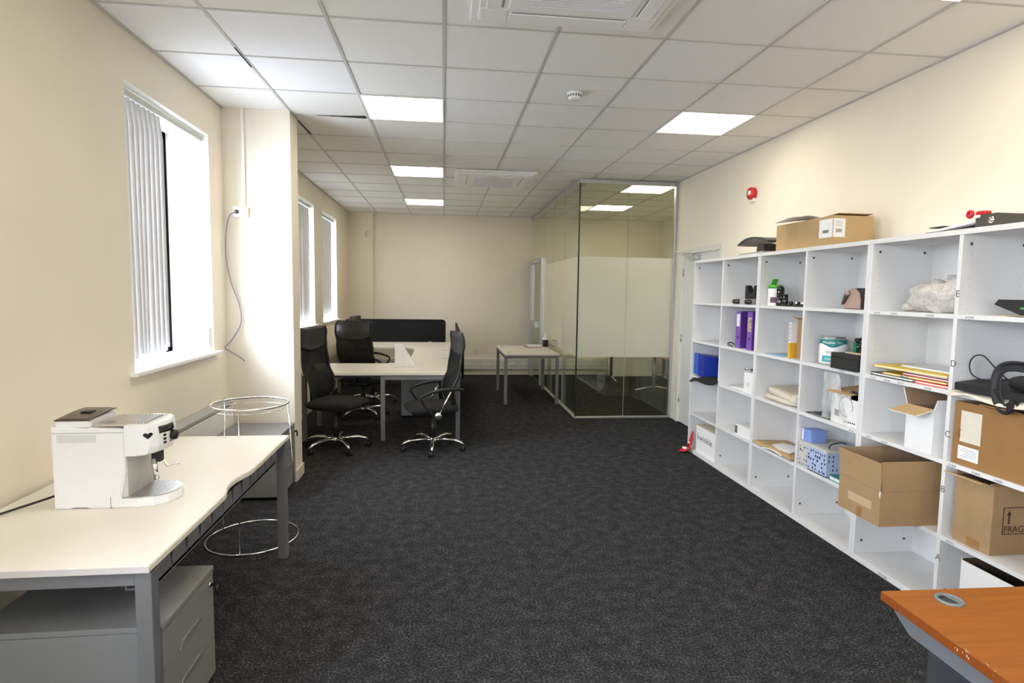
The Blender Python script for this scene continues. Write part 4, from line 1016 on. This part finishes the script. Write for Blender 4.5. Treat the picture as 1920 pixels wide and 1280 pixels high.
# bay 3
def wrap(a0, a1, z0f, z1f, r_=.0848, n=24):
    def fn(u, v):
        a = PI+a0+(a1-a0)*u; z0, z1 = z0f(u), z1f(u); return Vector((r_*math.cos(a), r_*math.sin(a), z0+(z1-z0)*v))
    return MB().grid(fn, n, 6, thick=.0003)
t = thing('wipes_tub', 'white wipes tub with bright green flip lid', 'tub', (2.56, 4.33, 1.5055))
MB().lathe([(.050, 0), (.053, .006), (.053, .125), (.050, .135)]).build('tub', PAPER, t)
wrap(.35, 1.9, lambda u: .022, lambda u: .065, .0537).build('label', mat('tub_label', (.10, .05, .08), .5, var=.8, scale=35), t)
MB().lathe([(.054, .133), (.055, .155), (.048, .160)]).build('lid', GREENB, t)
MB().box(-.022, .022, -.003, .003, .0, .055, bev=.001).build('flip_cap', GREENB, t, M=Matrix.Translation((0, .035, .158)) @ Matrix.Rotation(.6, 4, 'X'))
t = thing('black_bottle', 'tall gloss black bottle with domed top beside wipes tub', 'bottle', (2.54, 4.225, 1.5055))
MB().lathe([(.026, 0), (.028, .006), (.028, .115)]).build('bottle', BLACKG, t)
MB().lathe([(.0285, .115), (.026, .138), (.014, .15), (.003, .153)]).build('cap', BLACKG, t)
t = thing('black_bottle', 'short black bottle right of the domed black one', 'bottle', (2.53, 4.14, 1.5055))
MB().lathe([(.022, 0), (.022, .07)]).build('bottle', BLACKG, t)
MB().lathe([(.018, .07), (.018, .088)]).build('cap', BLACK, t)
t = thing('stationery_tray', 'flat black tray of small parts on the top shelf', 'tray', (2.50, 3.85, 1.5055))
MB().box(0, .12, 0, .24, 0, .012, bev=.003).build('tray', BLACK, t)
for k, (x, y) in enumerate(((.02, .20), (.03, .15), (.05, .10), (.02, .06), (.06, .18))): MB().blob((x, y, .024), (.012, .016, .013), e=.6).build('clip', CHROME if k % 2 else BLACKG, t)
t = thing('green_box', 'green box half hidden by the divider on the top shelf', 'box', (2.64, 3.85, 1.5055))
MB().box(0, .08, 0, .12, 0, .125, bev=.002).build('body', GREEN, t)
MB().box(-.0006, 0, .03, .10, .08, .11).build('label', GREENB, t)
t = carton('brown_mailer_box', 'upright brown box with yellow and white spine, middle bookcase', 'cardboard box', 2.565, 2.82, 3.86, 4.02, 1.1305, .285, CARD, CARDIN, [('x-', .045, 1.25, CARDL, CARDL), ('x+', .08, -.7, CARD, CARDIN)])
t = thing('thin_book', 'thin book with yellow and white striped spine leaning on brown box', 'book', (2.52, 4.03, 1.1305))
MB().box(0, .25, .0, .025, 0, .26, bev=.001).build('pages', PAPER, t)
MB().box(-.002, .252, -.001, .026, 0, .11, bev=.001).build('cover', YEL2, t)
mb = MB()
for k in range(9): mb.box(-.0006, 0, .007, .007+.011*(1-.3*(k % 2)), .125+k*.014, .133+k*.014)
mb.build('spine_print', INKG, t)
tag(MB().box(2.49, 2.68, 4.10, 4.33, 1.1305, 1.134, bev=.001).build('blue_leaflet', mat('pale_blue_card', (.25, .45, .66), .5)), 'pale blue leaflet lying left of the thin yellow book', 'leaflet')
t = thing('folded_towel', 'folded cream towel on the middle bookcase', 'towel', (2.66, 4.13, .7805))
def tow(z0, w, d_, hh, seed, dx=0):
    return MB().blob((dx, 0, z0+hh/2), (d_, w, hh/2), e=.45, n=32, m=12, jit=.007, seed=seed)
tow(0, .225, .17, .045, 1).build('lower_fold', TOWEL, t)
M_ = Matrix.Rotation(.09, 4, 'X'); m = MB().blob((0, .0, .062), (.165, .215, .034), e=.6, n=40, m=16, jit=.016, seed=5); m.build('upper_fold', TOWEL, t, M=M_)
m = MB().blob((-.05, -.17, .05), (.11, .05, .045), e=.8, n=28, m=14, jit=.012, seed=9); m.build('rolled_end', TOWEL, t)
t = thing('padded_envelope', 'brown padded envelope curling over the shelf edge', 'envelope', (2.50, 3.90, .4005))
def env(u, v): return Vector((-.035+.30*u, .55*v*.93-.02, .013+.018*abs(math.sin(v*PI*1.2))*(1-u)))
MB().grid(lambda u, v: env(u, v)+Vector((0, 0, .004)), 8, 14, thick=.012).build('envelope', CARDL, t)
tag(MB().grid(lambda u, v: Vector((2.455+.21*u, 3.97+.27*v+.04*u, .437+.010*math.sin(v*4)-.022*(1-u)**2)), 8, 8, thick=.0012).build('white_letter', PAPER), 'white letter lying on the brown padded envelope', 'letter')
# bay 4
t = thing('tape_dispenser', 'dusty pink and brown rounded dispenser on middle bookcase top shelf', 'dispenser', (2.57, 3.465, 1.5055))
oc = [(-.085, 0), (.075, 0), (.082, .05), (.065, .10), (.03, .128), (-.03, .132), (-.070, .105), (-.085, .06)]
MB().prism(oc, 'x', .0, .09, bev=.008).build('body', BROWNG, t)
MB().prism([(y*.93, .004+z*.94) for y, z in oc], 'x', -.006, .001, bev=.003).build('face', PINK, t)
MB().prism([(.060, .03), (.085, .025), (.055, .10), (.02, .115), (.015, .095)], 'x', -.022, -.006, bev=.005).build('handle', BROWNG, t)
MB().lathe([(.014, -.026), (.017, -.006)], axis='x', c=(0, .03, .10)).build('knob', PINK, t)
t = thing('paint_tin', 'large white and teal paint tin with lettered label', 'paint tin', (2.60, 3.665, 1.1305))
MB().lathe([(.082, 0), (.084, .004), (.084, .17), (.080, .176)], n=36).build('tin', TIN, t)
MB().lathe([(.080, .176), (.080, .184), (.074, .186)], n=36).build('lid', TIN, t)
wrap(-.6, 2.3, lambda u: .006, lambda u: .172).build('label', PAPER, t)
wrap(-.5, 2.2, lambda u: .128+.012*math.sin(u*9), lambda u: .170, .0856).build('label_band', TEAL, t)
wrap(.15, 1.35, lambda u: .02, lambda u: .060, .0856).build('label_panel', TEALL, t)
def round_text(string, a0, z, size, r_, m, sx=1):
    o = text(string, (0, 0, 0), size, (1, 0, 0), (0, 0, 1), m, t, name='printed_word', sx=sx)
    for v in o.data.vertices:
        a = PI+a0+v.co.x/r_; rad = r_+max(0, -v.co.y); h_ = v.co.z; v.co = (rad*math.cos(a), rad*math.sin(a), z+h_)
round_text('Weather Dri', .10, .141, .024, .0862, PAPER); round_text('WHITE', .42, .078, .020, .0854, INKG); round_text('MATT', .40, .030, .026, .0862, PAPER)
t = thing('black_box', 'long black box protruding from the middle bookcase beside paint tin', 'box', (2.455, 3.245, 1.1305))
MB().box(0, .30, 0, .235, 0, .10, bev=.004).build('body', mat('black_board', (.02, .02, .019), .6), t)
MB().box(-.001, .301, -.001, .236, .072, .074).build('lid_seam', BLACKG, t)
tag(MB().box(2.50, 2.72, 3.245, 3.41, 1.2315, 1.2395, bev=.002).build('wooden_tray', AMBER), 'thin pale wooden tray on top of the black box', 'tray')
for x, y, r_, h, m, lab in ((2.56, 3.375, .027, .065, BLACKG, 'black jar with green side, leftmost on the wooden tray'), (2.55, 3.31, .026, .075, BLACKG, 'black jar in the middle of the wooden tray'), (2.61, 3.29, .026, .09, BLACKG, 'tall black jar with pale blue cap on wooden tray')):
    t = thing('cosmetic_jar', lab, 'jar', (x, y, 1.240), group='small jars on the wooden tray')
    MB().lathe([(r_, 0), (r_, h)]).build('jar', m, t)
    MB().lathe([(r_*.8, h), (r_*.8, h+.022)]).build('cap', mat('pale_blue_cap', (.35, .45, .65), .4) if h > .08 else BLACK, t)
    if 'green' in lab: MB().box(-r_-.001, -.01, -.018, .006, .002, h-.005).build('green_stripe', DGREEN, t)
t = thing('white_carton', 'white appliance carton with printed circle in middle bookcase', 'carton', (2.50, 3.24, .7805))
MB().box(0, .30, 0, .27, 0, .205, bev=.002).build('body', PAPER, t)
mb = MB(); ca = [(-.0012, .13+.062*math.cos(a), .118+.062*math.sin(a)) for a in [PI*.15+k*PI*1.7/28-PI*.75 for k in range(29)]]; mb.tube(ca, .0014, n=5); mb.build('printed_circle', INKG, t)
mb = MB()
for k in range(6): mb.box(-.001, 0, .04+k*.018, .049+k*.018, .02, .030)
mb.build('printed_icons', INK, t)
mb = MB()
for k in range(9): mb.box(-.001, 0, .19+k*.005, .1925+k*.005, .045, .085)
mb.build('barcode', INK, t)
MB().box(-.05, .20, .04, .26, .206, .210).build('flap', CARDL, t, M=rot((0, .1, .206), 'Y', -.12)); MB().box(.0, .004, .0, .09, .17, .225).build('dark_label', INK, t)
t = thing('plastic_bag', 'clear plastic bag hanging over the white appliance carton', 'bag', (2.605, 3.50, .7805))
def bag(u, v):
    y = .085-.25*v*(.55+.45*(1-u)); x = -.118+.006*math.sin(v*9)+.004*u; z = .01+(.305)*u
    return Vector((x+.012*noise.noise(Vector((u*5, v*5, 0))), y, z))
MB().grid(bag, 18, 18, thick=.0006).build('front_sheet', CLEARBAG, t)
MB().grid(lambda u, v: bag(u, 0)+Vector((.2*v, -.03*v*u, 0)), 10, 8, thick=.0006).build('side_sheet', CLEARBAG, t)
t = thing('laptop', 'dark closed laptop tilted beside the white carton', 'laptop', (2.50, 3.52, .7805))
MB().prism([(0, 0), (.25, 0), (.25, .006), (.0, .052)], 'x', 0, .2).build('base', SLATE, t)
MB().box(-.0006, 0, .01, .20, .004, .010).build('edge_strip', TIN, t)
t = thing('storage_basket', 'pale blue and stone fabric storage basket printed with little windows', 'basket', (2.485, 3.50, .4005))
bx = MB()
for a in ((0, .26, 0, .006), (0, .26, .294, .30), (0, .006, .006, .294), (.254, .26, .006, .294)): bx.box(a[0], a[1], a[2], a[3], 0, .175)
bx.box(0, .26, 0, .30, 0, .006); random.seed(3)
for i in range(12):
    for j in range(5):
        if random.random() < .62:
            y, z = .012+i*.024+random.uniform(0, .006), .012+j*.030+random.uniform(0, .008); bx.box(-.0035, .001, y, y+random.choice((.005, .007, .010)), z, z+random.choice((.008, .012, .015)), mi=1)
for i in range(8):
    for j in range(5):
        if random.random() < .6: x, z = .012+i*.03, .012+j*.030; bx.box(x, x+.008, -.0015, .001, z, z+.012, mi=1)
bx.build('body', [CHECKB, NAVY], t)
MB().box(-.002, .0, .20, .30, 0, .175).build('side_cloth', CHECKG, t)
MB().box(-.003, .263, -.003, .303, .160, .178, bev=.003).build('rim', CHECKG, t)
MB().box(.03, .24, .02, .20, .13, .176, bev=.01).build('black_liner', FABK, t)
tag(MB().tube(spline([(2.52, 3.53, .585), (2.52, 3.53, .60), (2.56, 3.56, .607), (2.66, 3.60, .607), (2.70, 3.62, .59)]), .004).build('basket_strap', BLACK), 'thin black strap looped on the window print basket', 'strap')
t = thing('tissue_box', 'periwinkle blue box standing in the printed basket', 'box', (2.50, 3.695, .5795))
MB().box(0, .11, 0, .105, 0, .085, bev=.003).build('body', PERI, t); MB().box(-.001, 0, .088, .103, .005, .082).build('striped_edge', PAPER, t)
t = thing('teal_book', 'teal book lying beside the printed basket', 'book', (2.49, 3.245, .4005))
MB().box(0, .2, 0, .235, 0, .004).box(0, .2, 0, .235, .026, .030).build('cover', TEAL, t); MB().box(.004, .195, .004, .23, .004, .026).build('pages', PAPER, t)
# bay 5
t = thing('bubble_wrap', 'bundle of clear bubble wrap on the nearest bookcase', 'bubble wrap', (2.64, 2.835, 1.5055))
MB().blob((0, 0, .08), (.13, .185, .085), e=.75, n=40, m=24, jit=.03, seed=2).build('bundle', BUBBLE, t)
MB().blob((.03, -.10, .115), (.12, .09, .085), e=.8, n=30, m=18, jit=.03, seed=8).build('upper_roll', BUBBLE, t)
MB().blob((-.02, .17, .028), (.08, .045, .026), e=.7, n=24, m=14, jit=.015, seed=12).build('loose_end', BUBBLE, t)
FX = 2.495
def folder(lab, x, y, z, w, d_, h, m, rz, cat='folder', pages=True):
    t = thing('document_folder', lab, cat, (x, y, z), rz, 'document folders stacked on a shelf')
    MB().box(0, w, 0, d_, 0, h*.25, bev=.0006).box(0, w, 0, d_, h*.75, h, bev=.0006).build('cover', m, t)
    if pages: MB().box(.004, w, .004, d_-.01, h*.25, h*.75).build('pages', PAPER, t)
    return t
folder('black folder at the very bottom left of the folder stack', FX, 2.86, 1.1308, .24, .31, .018, BLACK, 0)
folder('bright red folder lying at the bottom right of the folder stack', FX, 2.635, 1.1308, .27, .215, .016, mat('bright_red_card', (.75, .06, .05), .5), 0)
folder('yellow folder low in the folder stack, above the black one', FX+.005, 2.65, 1.150, .25, .42, .010, YEL, .04)
folder('dark red folder in the middle of the folder stack', FX+.01, 2.635, 1.161, .26, .32, .014, mat('dark_red_card', (.42, .02, .025), .5), 0)
folder('blue folder thin slice below the top yellow folder', FX+.01, 2.635, 1.176, .25, .30, .006, mat('blue_card', (.06, .2, .55), .5), 0)
folder('yellow folder topmost of the stack with splayed corner', FX-.005, 2.64, 1.183, .26, .50, .014, YEL, .02)
folder('clear plastic wallet resting at the very top of the folders', FX+.06, 2.66, 1.198, .24, .36, .010, mat('pale_wallet', (.72, .72, .73), .3), 0)
MB().blob((.0, .26, .006), (.010, .022, .006), e=.8).build('clasp', CHROME, bpy.data.objects['document_folder.002'])
# bay 6
t = thing('phone_dock', 'black wedge shaped desk phone base at right picture edge', 'dock', (2.54, 2.20, 1.5125))
MB().prism([(.27, .045), (.25, .068), (0, .068), (0, 0), (.14, 0)], 'x', 0, .2, bev=.003).build('housing', BLACK, t)
MB().box(-.001, 0, .03, .14, .025, .035).build('markings', GREEN, t)
tag(MB().grid(lambda u, v: Vector((2.485+.25*u, 2.08+.33*v, 1.506+.005*math.sin(v*7+u*3)**2)), 8, 10, thick=.001).build('yellowed_papers', mat('yellowed_paper', (.70, .62, .40), .7)), 'yellowed papers beneath the black phone base', 'paper')
tag(MB().grid(lambda u, v: Vector((2.435+.33*u, 2.06+.52*v, 1.137+.006*(1+math.sin(v*6))*(1-u)-.035*max(0, .12-u)*8.3*abs(math.sin(v*4)))), 10, 16, thick=.004).build('crumpled_papers', CREAMP), 'crumpled papers spread beneath the black laptop bag', 'paper')
t = thing('laptop_bag', 'black laptop bag with thick looped strap on nearest bookcase', 'bag', (2.47, 2.06, 1.146))
MB().prism([(-.02, 0), (.32, 0), (.32, .05), (.10, .05), (-.02, .035)], 'y', 0, .50, bev=.01).build('body', mat('black_nylon', (.009, .009, .010), .6, bump=.5, scale=90), t)
st = spline([(.0, .20, .03), (-.03, .19, -.02), (-.035, .225, -.045), (-.03, .265, 0), (-.02, .285, .07), (-.01, .275, .125), (.0, .23, .145), (.02, .15, .14), (.05, .0, .11)], 6)
def strap(u, v):
    q = u*(len(st)-1); i = min(int(q), len(st)-2); c = st[i].lerp(st[i+1], q-i); d_ = (st[i+1]-st[i]).normalized(); n_ = d_.cross(Vector((1, .15, 0))).normalized()
    return c+n_*(v-.5)*.038+Vector((.012*math.sin(v*PI), 0, 0))
MB().grid(strap, 50, 4, thick=.006).build('shoulder_strap', MATS['black_nylon'], t)
MB().blob((.02, .12, .075), (.05, .12, .035), e=.7, jit=.01).build('strap_pad', MATS['black_nylon'], t)
MB().box(-.045, -.03, .175, .20, -.05, -.01, bev=.003).build('buckle', BLACK, t)
tag(MB().tube(spline([(2.56, 2.30, 1.20), (2.54, 2.36, 1.215), (2.53, 2.43, 1.27), (2.53, 2.49, 1.315), (2.53, 2.54, 1.305), (2.53, 2.56, 1.26), (2.53, 2.535, 1.215), (2.54, 2.47, 1.200), (2.55, 2.38, 1.215), (2.56, 2.33, 1.215)]), .003).build('looped_cable', BLACK), 'thin black cable standing in a loop above the laptop bag', 'cable')

# ---------------------------------------------------------------- orange beech desk, bottom right
t = thing('wooden_desk', 'orange beech desk in the bottom right corner with a cable port', 'desk', (1.272, 1.515, 0), D(-1.5))
top = MB(); top.prism([(0, 0), (.80, 0), (.80, -1.5), (0, -1.5)], 'z', .705, .730)
top.build('tabletop', WOODT, t)
MB().box(-.0015, .0, -1.5, 0, .7055, .7295).box(0, .8, -.0, .0015, .7055, .7295).build('edge_band', WOODE, t)
MB().prism([(-.04, .698), (-1.40, .698), (-1.40, .655), (-.10, .655), (-.04, .69)], 'x', .012, .045).build('side_beam', BEAMG, t)
MB().prism([(-.30, .655), (-.44, .655), (-.40, .0), (-.34, 0)], 'x', .018, .04).build('leg', SILVER, t)
MB().box(.01, .55, -.41, -.36, 0, .03, bev=.005).build('foot', GREY, t)
MB().prism([(-1.30, .655), (-1.38, .655), (-1.38, .0), (-1.32, 0)], 'x', .018, .04).build('leg', SILVER, t)
g = MB().tube([(.158+.031*math.cos(a), -.062+.031*math.sin(a), .7315) for a in [k*PI/16 for k in range(32)]], .0055, closed=True, n=8).build('cable_port', PORTG, t)
MB().lathe([(.028, 0), (.028, .0012)], c=(.158, -.062, .7302)).build('port_hole', mat('port_depth', (.03, .03, .05), .6), g)
MB().prism([(.158+.028*math.cos(a), -.062+.028*math.sin(a)) for a in [-PI*.35+k*PI*.8/10 for k in range(11)]], 'z', .7312, .7335).build('port_cover', PORTG, g)
mb = MB(); random.seed(5)
for k in range(9): x, y = random.uniform(-.0022, .010), -.27-random.uniform(0, .10); mb.box(x, x+random.uniform(.0006, .002), y, y+random.uniform(.001, .004), .7300, .7304)
for k in range(7): y = -.26-random.uniform(0, .11); mb.box(-.0022, -.0014, y, y+.0012, .714+random.uniform(0, .008), .720+random.uniform(0, .006))
mb.build('chipped_edge', CREAMP, t)
t = thing('drawer_pedestal', 'dark grey drawer unit beneath the orange desk', 'drawer unit', (1.385, .93, 0))
MB().box(.0, .42, 0, .52, .03, .60, bev=.004).build('body', GREYD, t)
for k in range(3):
    dd = MB().box(-.016, -.001, .006, .514, .04+k*.185, .215+k*.185, bev=.003).build('drawer', GREYD, t)
    MB().box(-.019, -.015, .10, .42, .09+k*.185, .165+k*.185, bev=.004).build('handle_recess', mat('recess_black', (.03, .032, .036), .6), dd)
for x in (.05, .37):
    for y in (.05, .47): MB().lathe([(.02, 0), (.02, .03)], c=(x, y, 0), n=12).build('castor', BLACK, t)
